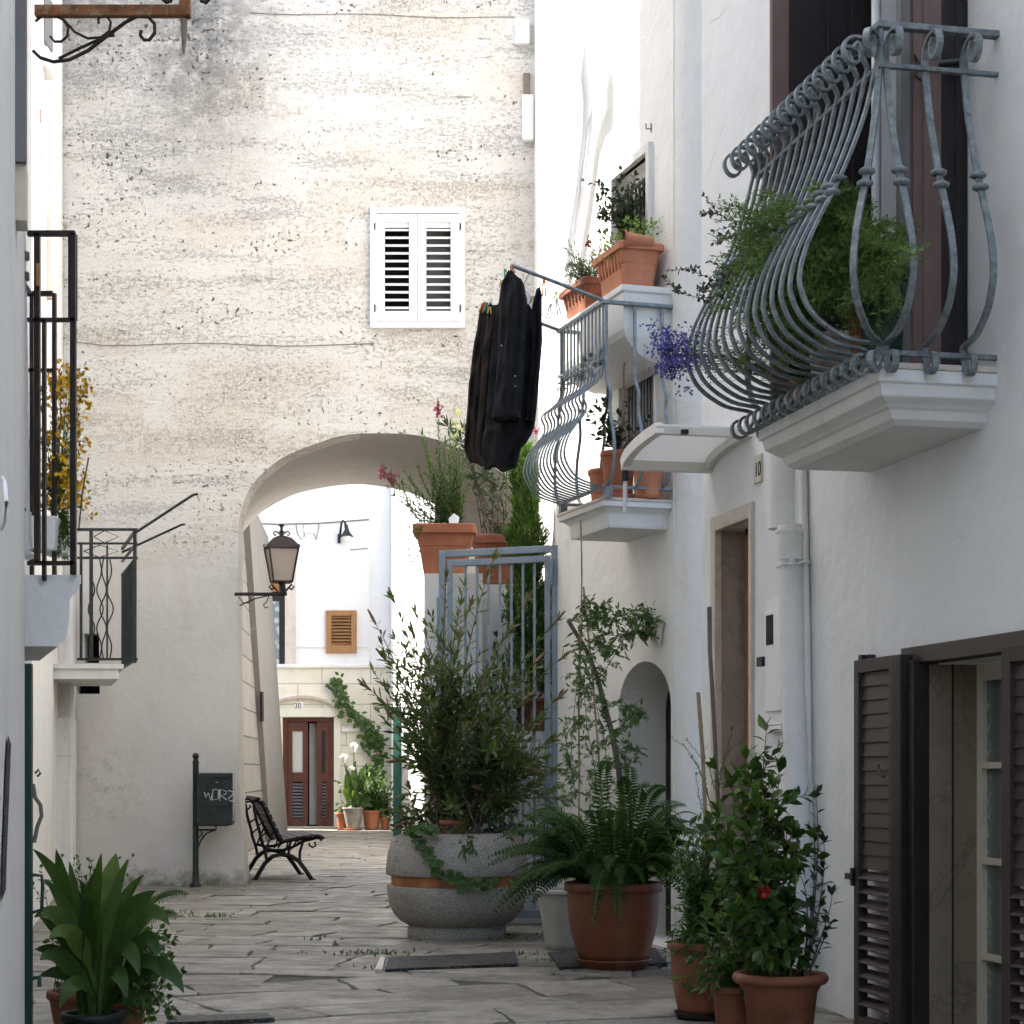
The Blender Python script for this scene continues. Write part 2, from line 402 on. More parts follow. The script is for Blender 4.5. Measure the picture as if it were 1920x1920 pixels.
def mk_block(name,c1,c2,w,h,mort=(.45,.42,.36),rotz=0.0,bumpk=.3):
    t=NT(name); co=t.co()
    vec=t.n('ShaderNodeMapping',Vector=co,Rotation=(math.pi/2,0,0)).outputs[0]
    if rotz:   # wall that runs along Y
        s=t.n('ShaderNodeSeparateXYZ',Vector=co); vec=t.n('ShaderNodeCombineXYZ',X=s.outputs[1],Y=s.outputs[2]).outputs[0]
    br=t.n('ShaderNodeTexBrick',Vector=vec,Scale=1.0,Mortar__Size=.012,Mortar__Smooth=.5,Brick__Width=w,Row__Height=h)
    br.inputs['Color1'].default_value=(*c1,1); br.inputs['Color2'].default_value=(*c2,1); br.inputs['Mortar'].default_value=(*mort,1)
    n=t.noise(co,3,7,.65)
    c=t.mix(t.ramp(n,[(.5,0.0),(.75,.55)]),br.outputs[0],tuple(x*.62 for x in c1))
    hgt=t.math('ADD',t.math('MULTIPLY',br.outputs[1],-.6),t.math('MULTIPLY',t.noise(co,9,5),.5))
    return t.fin(t.bsdf(c,.9,t.bump(hgt,bumpk,.03),0,.2))
M['block']=mk_block('cream_stone_blocks',(.72,.67,.55),(.76,.72,.62),.85,.36)
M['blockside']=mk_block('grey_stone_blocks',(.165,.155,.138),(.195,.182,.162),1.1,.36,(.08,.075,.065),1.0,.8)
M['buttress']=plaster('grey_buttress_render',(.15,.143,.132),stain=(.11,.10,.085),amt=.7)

def mk_slab():
    t=NT('worn_limestone_paving'); co=t.co()
    g=t.n('ShaderNodeNewGeometry')
    c=t.ramp(g.outputs['Random Per Island'],[(0,(.185,.165,.13)),(.5,(.245,.222,.18)),(1,(.325,.298,.245))])
    c=t.mix(t.ramp(t.noise(co,3.4,9,.75),[(.45,0.0),(.62,.72)]),c,(.105,.093,.072))
    c=t.mix(t.ramp(t.noise(co,1.1,5,.6),[(.45,0.0),(.62,.35)]),c,(.14,.126,.10))
    c=t.mix(t.ramp(t.noise(co,9,7,.7),[(.55,0.0),(.70,.6)]),c,(.35,.325,.28))
    c=t.mix(t.ramp(t.noise(co,30,3,.6),[(.66,0.0),(.74,.6)]),c,(.12,.11,.10))
    h=t.math('ADD',t.math('MULTIPLY',t.noise(co,3,4),1.0),t.math('MULTIPLY',t.noise(co,14,6,.65),.35))
    r=t.ramp(t.noise(co,5,5),[(.35,.38),(.7,.75)])
    return t.fin(t.bsdf(c,r,t.bump(h,1.0,.05),0,.4))
M['paving']=mk_slab()
M['ground']=simple('grout_and_earth',(.085,.078,.06),.95,var=.4,vs=6,bump=.5,dirt=(.07,.075,.045),dirtamt=.8,ds=2.5)

def mk_agg():
    t=NT('exposed_aggregate_concrete'); co=t.co()
    v=t.n('ShaderNodeTexVoronoi',Vector=co,Scale=130.0)
    c=t.ramp(v.outputs['Color'],[(.1,(.215,.195,.165)),(.5,(.285,.26,.222)),(.93,(.40,.37,.32))])
    c=t.mix(t.ramp(t.noise(co,3,6,.6),[(.5,0.0),(.75,.45)]),c,(.15,.14,.12))
    return t.fin(t.bsdf(c,.85,t.bump(v.outputs['Distance'],.5,.004),0,.3))
M['agg']=mk_agg()

def mk_grate():
    t=NT('cast_iron_grating'); co=t.co()
    v=t.n('ShaderNodeTexVoronoi',Vector=co,Scale=42.0)
    c=t.ramp(v.outputs['Distance'],[(.2,(.09,.088,.085)),(.6,(.028,.027,.026))])
    return t.fin(t.bsdf(c,.55,t.bump(v.outputs['Distance'],.8,.01),.4,.4))
M['grate']=mk_grate()

def mk_marble(name,col,vein):
    t=NT(name); co=t.co()
    n=t.noise(co,4,8,.7,1.2)
    c=t.mix(t.ramp(n,[(.45,0.0),(.7,.6)]),col,tuple(x*.7 for x in col))
    m=t.math('ABSOLUTE',t.math('SUBTRACT',t.noise(co,1.5,6,.6,1.5),.5))
    c=t.mix(t.ramp(m,[(.0,.6),(.02,0.0)]),c,vein)
    c=t.mix(t.ramp(t.noise(co,45,4,.7),[(.6,0.0),(.7,.5)]),c,tuple(x*.5 for x in col))
    return t.fin(t.bsdf(c,.5,None,0,.4))
M['trav']=mk_marble('travertine_jamb',(.40,.32,.255),(.22,.19,.16))
M['travl']=mk_marble('pale_travertine_trim',(.62,.54,.46),(.45,.38,.32))
M['travd']=mk_marble('brown_travertine',(.23,.185,.135),(.11,.09,.07))
M['tile']=simple('rusty_terracotta_pipe',(.68,.56,.50),.7,var=.12)

def mk_curtain():
    t=NT('white_lace_curtain'); co=t.co()
    v=t.n('ShaderNodeTexVoronoi',Vector=co,Scale=34.0)
    w=t.n('ShaderNodeTexWave',Vector=t.co((1,1,.02)),Scale=9.0,Distortion=1.5)
    c=t.mix(t.ramp(v.outputs['Distance'],[(.25,0.0),(.5,.7)]),(.42,.44,.39),(.17,.185,.165))
    c=t.mix(w.outputs[1],c,(.13,.145,.13))
    return t.fin(t.bsdf(c,.9,None,0,.1))
M['curtain']=mk_curtain()
M['fabric']=simple('pale_door_curtain',(.50,.50,.46),.9,var=.1,vs=30)
def mk_tilecurtain():
    t=NT('patterned_blue_grey_glass'); co=t.co((1,1,1))
    v=t.n('ShaderNodeTexVoronoi',Vector=co,Scale=8.0)
    c=t.ramp(v.outputs['Distance'],[(.25,(.42,.47,.46)),(.5,(.16,.21,.22))])
    return t.fin(t.bsdf(c,.4))
M['tilecurtain']=mk_tilecurtain()
def mk_glass(name,col,rough):
    t=NT(name); return t.fin(t.bsdf(col,rough,None,0,.6))
M['glass']=mk_glass('dark_window_glass',(.025,.03,.03),.08)
M['frost']=mk_glass('frosted_lantern_glass',(.30,.25,.215),.35)
M['bulb']=mk_glass('clear_lamp_glass',(.72,.74,.74),.1)
# ================================================================== GROUND
g=MB(); g.add([(-60,-30,-.009),(60,-30,-.009),(60,90,-.009),(-60,90,-.009)],[(0,1,2,3)])
o=g.build('ground',M['ground'],kind='structure')

def paving(mb,seed,deg,zone,big):
    r=random.Random(seed)
    ang=math.radians(deg); ca,sa=math.cos(ang),math.sin(ang)
    def W(a,b): return (a*ca-b*sa-.3, a*sa+b*ca)
    b=-2.0
    nf=lambda: (lambda p1,p2,A:(lambda x:A*math.sin(x*1.0+p1)+.035*math.sin(x*2.9+p2)+.02*math.sin(x*6.1+p1)))(r.uniform(0,6.3),r.uniform(0,6.3),r.uniform(.03,.085))
    f0=nf()
    while b<37:
        f1=nf(); k1=0.0
        dep=r.uniform(.30,.62)*big
        a=-9.0+r.uniform(0,.6)
        sl=r.uniform(-.02,.02)
        while a<8.0:
            w=r.uniform(.42,1.15)*big
            gp=.005+r.random()*.006
            j=lambda:r.uniform(-.028,.028)
            x0,x1,y0,y1=a+gp,a+w-gp,b+gp,b+dep-gp
            k0=k1; k1=r.uniform(-.10,.10)
            pts=[]
            for (xa,ya,xb,yb) in ((x0,y0,x1,y0),(x1,y0,x1+k1,y1),(x1+k1,y1,x0+k0,y1),(x0+k0,y1,x0,y0)):
                for k in range(4):
                    u=k/4; e=.35 if k==0 else 1
                    xx=xa+(xb-xa)*u; yy=ya+(yb-ya)*u; v=(yy-y0)/max(.01,y1-y0)
                    pts.append((xx+r.uniform(-.011,.011)*e,yy+r.uniform(-.010,.010)*e+f0(xx)*(1-v)+f1(xx)*v))
            cx=sum(p[0] for p in pts)/16; cy=sum(p[1] for p in pts)/16
            sk=0.0
            pts=[(x+(y-cy)*sk*.4+j()*.25,y+(x-cx)*r.choice((-1,1))*0+ (x-cx)*sk*.12+j()*.2) for x,y in pts]
            x,y=W(cx,cy)
            if -6.5<x<3.2 and zone[0]<=y-.12*x<zone[1]:
                z=r.uniform(-.003,.003); tx=r.uniform(-.010,.010); ty=r.uniform(-.012,.012)
                def ring(sc,dz):
                    out=[]
                    for px,py in pts:
                        ux=px-cx; uy=py-cy
                        q=W(cx+ux*(1-sc/max(w*.5,.1)),cy+uy*(1-sc/max(dep*.5,.1)))
                        out.append(V((q[0],q[1],z+dz+tx*ux+ty*uy)))
                    return out
                r0=ring(0,-.03); r1=ring(0,-.004); r2=ring(.007,0); 
                n=len(mb.v); mb.add(r0+r1+r2,[tuple(32+k for k in range(16))]+[(i*16+k,i*16+(k+1)%16,(i+1)*16+(k+1)%16,(i+1)*16+k) for i in (0,1) for k in range(16)],False)
            a+=w
        b+=dep; f0=f1
pmb=MB(); paving(pmb,3,-9,(9.25,36),.82); paving(pmb,8,22,(2.5,9.25),1.05)
o=pmb.build('pavement',M['paving'],kind='structure')

def weeds():   # tufts growing in the paving joints
    mb=MB(); r=random.Random(9)
    for (px,py,n,sp) in ((690,1787,60,.16),(735,1790,25,.08),(320,1713,30,.1),(410,1718,40,.05),(375,1720,18,.1),(900,1760,40,.2),(980,1790,30,.1),(300,1655,70,.25),(240,1652,60,.25),(415,1655,20,.08),(1050,1800,40,.15),(1240,1800,40,.12),(1000,1752,40,.25),(705,1815,24,.05),(1085,1790,30,.12),(600,1762,14,.1)):
        Y=F*H/(py-HOR)
        for i in range(n):
            p=P(px,py,Y)+V((r.gauss(0,sp),r.gauss(0,.03)+.12*math.sin(px+i*.7)*r.random(),0)); p.z=-.008
            d=V((r.uniform(-1,1),r.uniform(-1,1),r.uniform(.5,1.6)))
            mb.leaf(p,d,V((r.uniform(-1,1),r.uniform(-1,1),.5)),r.uniform(.018,.045),.010)
    return mb
o=weeds().build('weeds',M['weed'],kind='stuff')

# ================================================================== STONE HOUSE WITH ARCHWAY
YS=16.7; YB=19.7
sh=thing('stone_house','tall weathered whitewashed stone house pierced by a wide archway','house',(0,YS,0))
def ell(cx,Y,zs,rx,rz,n=60):
    return [(cx+rx*math.cos(math.pi*i/n),zs+rz*math.sin(math.pi*i/n)) for i in range(n+1)]
fS=Fr((0,YS),(1,YS),-1); fS.p0=V((0,YS)); fS.n=V((0,-1))
def stone():
    mb=MB(); r=random.Random(5)
    cF,cB=-1.136,-1.62
    f=ell(cF,YS,3.13,1.244,.81); b=ell(cB,YB,3.13,1.244,.81)
    wob=lambda p,k:(p[0]+.006*math.sin(k*.7)+.007*math.sin(k*.23),p[1]+.006*math.sin(k*.55+1))
    f=[wob(p,i) for i,p in enumerate(f)]
    f=[(f[0][0],-.1)]+f+[(f[-1][0]-.012,2.0),(f[-1][0]+.006,1.0),(f[-1][0]+.03,.35),(f[-1][0]+.075,-.1)]
    b=[(b[0][0],-.1)]+b+[(b[-1][0],2.0),(b[-1][0],1.0),(b[-1][0],.35),(b[-1][0],-.1)]
    right=[(.215,-.1),(.215,2),(.215,4),(.215,5.3),(.215,10)]
    outer=[(-5.2,-.1)]+[(f[-1][0],-.1)]+f[::-1][1:]+right+[(-5.2,10)]
    holes=[]
    for (x0,x1,y0,y1) in ((156,186,1188,1243),(141,187,1274,1301)):
        a=P(x0,y1,YS); c=P(x1,y0,YS); holes.append([(a.x,a.z),(c.x,a.z),(c.x,c.z),(a.x,c.z)])
    # shutter window opening
    a=P(703,608,YS); c=P(864,402,YS); holes.append([(a.x,a.z),(c.x,a.z),(c.x,c.z),(a.x,c.z)])
    wall(mb,fS,outer,holes,.3,0,False)
    # intrados: rounded lip, then the vault
    def lip(pts,Y,e):  # push outward for a soft edge
        return pts
    rings=[]
    for i in range(7):
        k=i/6; Y=YS+(YB-YS)*k
        rings.append([V((p[0]+(q[0]-p[0])*k+.006*math.sin(j*.4+i*1.1),Y,p[1]+(q[1]-p[1])*k+.008*math.sin(j*.33+i*.9))) for j,(p,q) in enumerate(zip(f,b))])
    rings[0]=[V((p[0],YS,p[1])) for p in f]
    global VAULT
    VAULT=MB(); VAULT.loft(rings,closed=False,caps=False,smooth=True)
    # back, sides, roof
    outb=[(-5.2,-.1),(b[-1][0],-.1)]+b[::-1][1:]+[(.215,-.1),(.215,10),(-5.2,10)]
    tri=tessellate_polygon([[V((x,z,0)) for x,z in outb]])
    mb.add([V((x,YB,z)) for x,z in outb],tri)
    mb.add([V((x,y,z)) for y in(YS,YB) for x,z in right],[(i,i+1,len(right)+i+1,len(right)+i) for i in range(len(right)-1)])
    mb.add([(-5.2,YS,-.1),(-5.2,YB,-.1),(-5.2,YB,10),(-5.2,YS,10)],[(0,1,2,3)])
    mb.add([(-5.2,YS,10),(.215,YS,10),(.215,YB,10),(-5.2,YB,10)],[(0,1,2,3)])
    return mb
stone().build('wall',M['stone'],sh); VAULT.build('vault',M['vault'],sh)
# vent recess backs
for (x0,x1,y0,y1) in ((156,186,1188,1243),(141,187,1274,1301)):
    a=P(x0-2,y1+2,YS); c=P(x1+2,y0-2,YS)
    mb=MB(); mb.box(((a.x+c.x)/2,YS+.2,(a.z+c.z)/2),(c.x-a.x,.02,c.z-a.z)); 
    mb.build('vent_opening',M['black'],sh)
# louvred window
mb=MB()
a=P(695,617,YS); c=P(872,392,YS); ww=c.x-a.x; hh=c.z-a.z; e=.050
cx=(a.x+c.x)/2; cz=(a.z+c.z)/2
for (x,z,w,h) in ((a.x+e/2,cz,e,hh),(c.x-e/2,cz,e,hh),(cx,a.z+e/2,ww-2*e,e),(cx,c.z-e/2,ww-2*e,e)):
    mb.box((x,YS-.01,z),(w,.09,h))
win=mb.build('window',M['white'],sh,bevel=.004)
for s in (-1,1):
    m2=MB(); w=(ww-2*e)/2-.004; x=cx+s*(w/2+.002); h=hh-2*e-.012
    st=.072; yy=YS-.022
    m2.box((x-w/2+st/2,yy,cz),(st,.045,h)); m2.box((x+w/2-st/2,yy,cz),(st,.045,h))
    m2.box((x,yy,cz+h/2-.035),(w-2*st,.045,.07)); m2.box((x,yy,cz-h/2+.035),(w-2*st,.045,.07))
    zz0=cz-h/2+.07; zz1=cz+h/2-.07
    m2.box((x,yy+.008,zz1-.02),(w-2*st,.012,.04)); m2.box((x,yy+.008,zz0+.014),(w-2*st,.012,.028))
    R=Matrix.Rotation(math.radians(38),3,'X')
    for k in range(11):
        z=zz0+.055+(zz1-zz0-.115)*k/10
        m2.box((x,yy+.006,z),(w-2*st-.003,.040,.007),R)
    for z in (cz-h*.38,cz+h*.38): m2.box((x+s*(w/2+.012),yy-.026,z),(.02,.014,.07))
    m2.build('shutter',M['white'],win,bevel=.002)
m2=MB(); m2.box((cx,YS+.26,cz),(ww-.02,.01,hh-.02)); m2.build('pane',M['black'],win)  # black backing, not glass: paints the dark interior behind the slats
m2=MB(); m2.box((cx+ww*.22,YS+.15,cz-.02),(ww*.34,.02,hh*.85)); m2.build('blind',M['mattgrey'],win)
# cable, vent box, corner stones
mb=MB(); mb.tube([P(140,641,YS-.01)]+[P(140+i*56,645+2.5*math.sin(i*1.1)+i*.2,YS-.012) for i in range(1,11)]+[P(697,648,YS-.01)],.0035,5); mb.build('cable',M['wire'],sh); mb=MB()
mb.tube([P(470,22,YS-.012)]+[P(470+i*45,24+i*.9+2*math.sin(i),YS-.012) for i in range(12)],.004,5)
mb.build('cable',M['wire'],sh)
mb=MB(); a=P(965,86,YS); c=P(993,41,YS); mb.box(((a.x+c.x)/2,YS-.03,(a.z+c.z)/2),(c.x-a.x,.06,c.z-a.z)); mb.build('vent_box',M['white'],sh,bevel=.006)
mb=MB(); a=P(981,178,YS); c=P(994,138,YS); mb.box(((a.x+c.x)/2,YS-.012,(a.z+c.z)/2),(c.x-a.x,.024,c.z-a.z)); mb.build('broken_socket',M['travd'],sh,bevel=.006)
mb=MB(); a=P(979,268,YS); c=P(1001,182,YS); mb.box(((a.x+c.x)/2,YS-.04,(a.z+c.z)/2),(c.x-a.x,.08,c.z-a.z)); mb.build('corner_block',M['white'],sh,bevel=.012)

def prism(foot,z0,z1,mb): mb.loft([[V((x,y,z0)) for x,y in foot],[V((x,y,z1)) for x,y in foot]],caps=True)
# ================================================================== NEAR RIGHT HOUSE
WA=lambda Y:1.643-.214*(Y-6.5)
fA=Fr((WA(4.0),4.0),(WA(9.7),9.7),1)
if fA.n.x>0: fA.n=-fA.n
ha=thing('white_house','tall white plastered house nearest on the right with the big bellied balcony','house',(WA(8),8,0))
sd10f=fA.hit(1345,988)[0]; sd10n=fA.hit(1411,970)[0]; zd10=2.19
ssf=fA.hit(1740,1240)[0]; ssn=fA.sY(5.55); zs=1.40
sbf=fA.sY(7.52); sbn=fA.sY(6.72)
mb=MB()
wall(mb,fA,rect(-13.5,fA.sY(9.7),-.1,11),[rect(sd10n,sd10f,.03,zd10),rect(ssn,ssf,-.02,zs),rect(sbn,sbf,2.36,4.5)],.5)
mb.build('wall',M['plasterA'],ha)
# return of the wall end
# door number ten
mb=MB(); fA.box(mb,sd10n-.3,sd10f+.05,-.05,zd10+.1,-.20,-.145); mb.build('door',M['brownd'],ha)
mb=MB(); pass
for a0,a1,z0,z1 in ((sd10f-.012,sd10f+.055,0,zd10+.06),(sd10n-.03,sd10n+.012,0,zd10+.06),(sd10n+.012,sd10f-.012,zd10-.012,zd10+.06)):
    fA.box(mb,a0,a1,z0,z1,-.02,.018)
df=mb.build('door_frame',M['travl'],ha,bevel=.003)
mb=MB(); fA.box(mb,sd10f-.004,sd10f+.002,0.02,zd10-.01,-.142,-.018); mb.build('door_jamb',M['trav'],ha)
mb=MB(); fA.box(mb,sd10n-.1,fA.hit(1398,1200,-.13)[0],.02,zd10-.03,-.144,-.125); mb.build('door_leaf',M['wood'],ha)
# plate 10
def text_mb(s,size,fr,s0,z0,o,flip=1,ext=.002,fontsx=1.0):
    cu=bpy.data.curves.new('t','FONT'); cu.body=s; cu.size=size; cu.extrude=ext
    ob=bpy.data.objects.new('t',cu); COL.objects.link(ob)
    bpy.context.view_layer.update()
    me=ob.evaluated_get(bpy.context.evaluated_depsgraph_get()).to_mesh()
    mb=MB(); mb.add([fr.pt(s0+flip*v.co.x*fontsx,z0+v.co.y,o+v.co.z) for v in me.vertices],[tuple(p.vertices) for p in me.polygons])
    ob.to_mesh_clear(); bpy.data.objects.remove(ob); bpy.data.curves.remove(cu)
    return mb
s1,z1=fA.hit(1417,856); s0,z0=fA.hit(1431,902)
mb=MB(); fA.box(mb,s0,s1,z0,z1,0,.012); tl=mb.build('number_plate',M['concrete_tile'],ha,bevel=.003)
text_mb('10',.095,fA,s1-.022,z0+.028,.013,-1,.0015,.9).build('number',M['ink'],tl)
# meter box
s1,z1=fA.hit(1441,1128); s0,z0=fA.hit(1476,1358)
mb=MB(); fA.box(mb,s0,s1,z0,z1,0,.02); fA.box(mb,s0,s1-.03,z0+.06,z1-.05,.02,.03); fA.box(mb,s0,s1-.05,z0-.03,z0-.005,0,.03)
mbx=mb.build('meter_box',M['white'],ha,bevel=.004)
mb=MB(); sa,za=fA.hit(1449,1155); sb_,zb=fA.hit(1462,1208); fA.box(mb,sb_,sa,zb,za,.03,.033); mb.build('pane',M['glass'],mbx)
mb=MB(); sa,za=fA.hit(1436,1233); sb_,zb=fA.hit(1446,1249); fA.box(mb,sb_,sa,zb,za,.02,.045); mb.build('door_bell',M['blackp'],ha)
# duct and down-pipes
def vcyl(fr,px0,px1,pyt,pyb,o,mat,name,root,n=16,rr=None):
    sm,zt=fr.hit((px0+px1)/2,pyt); _,zb=fr.hit((px0+px1)/2,pyb)
    pa=fr.pt(sm,zt,0); r=rr or (px1-px0)/2/F*pa.y
    mb=MB(); mb.tube([fr.pt(sm,zb,o*r),fr.pt(sm,zt,o*r)],r,n); return mb.build(name,mat,root)
vcyl(fA,1446,1511,-400,992,.2,M['plasterA'],'plaster_duct',ha,24)
sm,zt=fA.hit(1482,990); r=.050
p=lambda px,py,o=.075:fA.pt(fA.hit(px,py,o)[0],fA.hit(px,py,o)[1],o)
mb=MB(); mb.tube([p(1481,985),p(1487,1300),p(1497,1560),p(1497,1850)],.052,18); dp=mb.build('downpipe',M['pipe'],ha)
mb=MB(); mb.tube([p(1481,1064),p(1481,1000)],.060,18); mb.tube([p(1481,1000),p(1481,993)],.063,18); mb.build('pipe_collar',M['pipe'],dp)
mb=MB()
for y in (1048,1058): mb.tube([p(1484,y+2),p(1484,y-2)],.0565,18)
mb.box(p(1484,1053,.135),(.012,.02,.03)); mb.tube([p(1500,1053,.1),p(1520,1054,.0)],.006,6); mb.build('pipe_strap',M['pipe'],dp)
mb=MB(); mb.tube([p(1506,870,.02),p(1513,1200,.02),p(1521,1850,.02)],.017,10); mb.build('conduit',M['pipe'],ha)

# shop doorway
mb=MB(); s1=fA.hit(1705,1225)[0]
fA.box(mb,ssn-.2,s1,zs-.005,zs+.058,-.05,.035)
dw=mb.build('shop_door',M['brown'],ha,bevel=.003)
mb=MB(); fA.box(mb,ssf-.004,ssf+.1,0,zs-.01,-.30,-.004); mb.build('jamb_lining',M['travd'],dw)
mb=MB(); fA.box(mb,ssf-.008,ssf-.003,0,zs-.01,-.098,-.092);mb.build('jamb_groove',M['ink'],dw)
mb=MB(); o0,o1=-.235,-.19
fA.box(mb,ssf-.045,ssf-.004,0,zs-.01,o0,o1); fA.box(mb,ssn,ssf-.045,zs-.07,zs-.01,o0,o1)
fA.box(mb,ssf-.33,ssf-.29,0,zs-.07,o0,o1)
for py in (1435,1615,1795):
    z=H+(HOR-py)/F*7.0; fA.box(mb,ssf-.29,ssf-.045,z-.012,z+.012,o0+.005,o1+.002)
mb.build('glazing_frame',M['concrete_tile'],dw,bevel=.002)
mb=MB(); fA.box(mb,ssn,ssf-.02,0,zs-.05,-.216,-.212); mb.build('curtain',M['curtain'],dw)
# louvred leaf folded against the wall
def louvre_leaf(fr,s0,s1,z0,z1,o0,o1,mat,root,name,pitch,closedabove=None,back=False,axis=1):
    mb=MB(); st=.045
    fr.box(mb,s0,s0+st,z0,z1,o0,o1); fr.box(mb,s1-st,s1,z0,z1,o0,o1)
    fr.box(mb,s0+st,s1-st,z1-.05,z1,o0,o1); fr.box(mb,s0+st,s1-st,z0,z0+.06,o0,o1)
    z=z1-.05-pitch*.5
    while z>z0+.07:
        if closedabove and z>closedabove: ang=12
        else: ang=62
        a=math.radians(ang); hw=pitch*.53
        do=math.sin(a)*hw; dz=math.cos(a)*hw
        om=(o0+o1)/2
        v8=[]
        for s in (s0+st,s1-st):
            for q in (-.003,.003):
                for e in (-1,1):
                    v8.append(fr.pt(s,z+e*dz+q*math.sin(a),om-e*do*.8+q*math.cos(a)))
        mb.hexa(v8)
        z-=pitch
    return mb.build(name,mat,root,bevel=.0015)
s1=fA.hit(1612,1250,.05)[0]; s0=fA.hit(1687,1240,.05)[0]
lf=louvre_leaf(fA,s0,s1,-.02,1.432,.035,.075,M['brown'],ha,'louvred_shutter',.0545,.62)
mb=MB(); fA.box(mb,s1-.04,s1+.02,1.44,1.455,-.0,.03); fA.box(mb,s1-.02,s1+.015,1.40,1.455,.03,.05); mb.build('shutter_stay',M['blackp'],lf); mb=MB()
zz=H+(HOR-1640)/F*7.7; fA.box(mb,s1-.01,s1+.015,zz-.035,zz+.035,.03,.085); fA.box(mb,s1-.01,s1+.07,zz-.012,zz+.012,.06,.085)
mb.build('shutter_catch',M['blackp'],lf)
mb=MB(); zz=H+(HOR-1450)/F*7.4; q=s0+.07; mb.tube([fA.pt(q+.06,zz+.03,.08),fA.pt(q+.03,zz-.005,.085),fA.pt(q,zz-.012,.085)],.006,6); mb.build('handle',M['blackp'],lf)
# second leaf, standing out from the wall
mb=MB(); fA.box(mb,s0-.085,s0-.004,-.02,1.43,.015,.085); fA.box(mb,ssf-.002,s0-.095,-.02,1.405,-.04,.06)
for k in (1.33,1.30):
    mb.box(fA.pt(s0-.09,k,.06),(.012,.012,.012))
mb.build('folded_shutter',M['brownd'],ha,bevel=.004)
# near leaf of the shop door
pn=fA.pt(fA.sY(6.17),0,.135); pm=fA.pt(fA.sY(5.70),0,.05)
frn=Fr((pm.x,pm.y),(pn.x,pn.y),1)
if frn.n.x>0: frn.n=-frn.n
louvre_leaf(frn,0,frn.L,-.02,1.395,-.02,.02,M['brown'],ha,'louvred_shutter',.0545,.62)

# balcony door and its shutters
mb=MB(); fA.box(mb,sbn-.05,sbf+.05,2.3,4.55,-.47,-.42); bd=mb.build('balcony_door',M['black'],ha)  # no door here: a black sheet paints the dark interior of the opening
mb=MB(); fA.box(mb,sbf-.07,sbf+.02,2.36,4.5,-.30,-.22); fA.box(mb,sbn-.01,sbn+.05,2.36,4.5,-.3,-.22); fA.box(mb,sbn+.30,sbn+.36,2.36,4.5,-.3,-.22); mb.build('frame',M['brownd'],bd)
def plank_leaf(s,w,z0,z1,th,name,mat,strips):
    mb=MB()
    fA.box(mb,s-th/2,s+th/2,z0,z1,.0,w)
    for k in strips: fA.box(mb,s-th/2-.006,s-th/2,z0+.02,z1-.02,k[0],k[1])
    return mb.build(name,mat,bd,bevel=.003)
plank_leaf(sbf+.02,.36,2.39,4.5,.035,'shutter_leaf',M['brownd'],[(.03,.1),(.12,.2)])
mb=MB(); fA.box(mb,sbf-.006,sbf+.024,2.39,4.5,.36,.43); mb.build('shutter_edge',M['brownm'],bd,bevel=.003)
plank_leaf(sbn+.02,.10,2.37,4.5,.035,'shutter_leaf',M['brownd'],[(.02,.045)])
mb=MB(); fA.box(mb,sbn-.0,sbn+.035,2.37,4.5,.10,.215); 
for k in (.135,.175): fA.box(mb,sbn-.005,sbn+.0,2.4,4.5,k+.004,k+.034)
mb.build('shutter_edge',M['brownm'],bd,bevel=.002)
mb=MB(); fA.box(mb,sbn-.02,sbn+.02,2.37,4.5,.225,.26); mb.build('shutter_edge',M['mattgrey'],bd)
mb=MB(); q=fA.pt(sbn-.02,H+(HOR-105)/F*6.6,.12); mb.tube([q,q+V((.07,-.02,0))],.012,10); mb.tube([q+V((.07,-.02,0)),q+V((.085,-.022,0))],.03,12); mb.build('stopper',M['blackp'],ha)
mb=MB(); q=fA.pt(sbn-.0,3.43,.2); mb.tube([q+V((0,0,.06)),q+V((.01,-.03,.02)),q+V((-.005,-.04,-.03)),q+V((.02,-.05,-.05))],.006,6); mb.build('hook',M['blackp'],ha)
# white conduit behind the corner baluster
mb=MB(); q=fA.sY(7.05); mb.tube([fA.pt(q,2.4,.2),fA.pt(q,4.6,.2)],.018,8); mb.build('roller_pole',M['pipe'],bd)

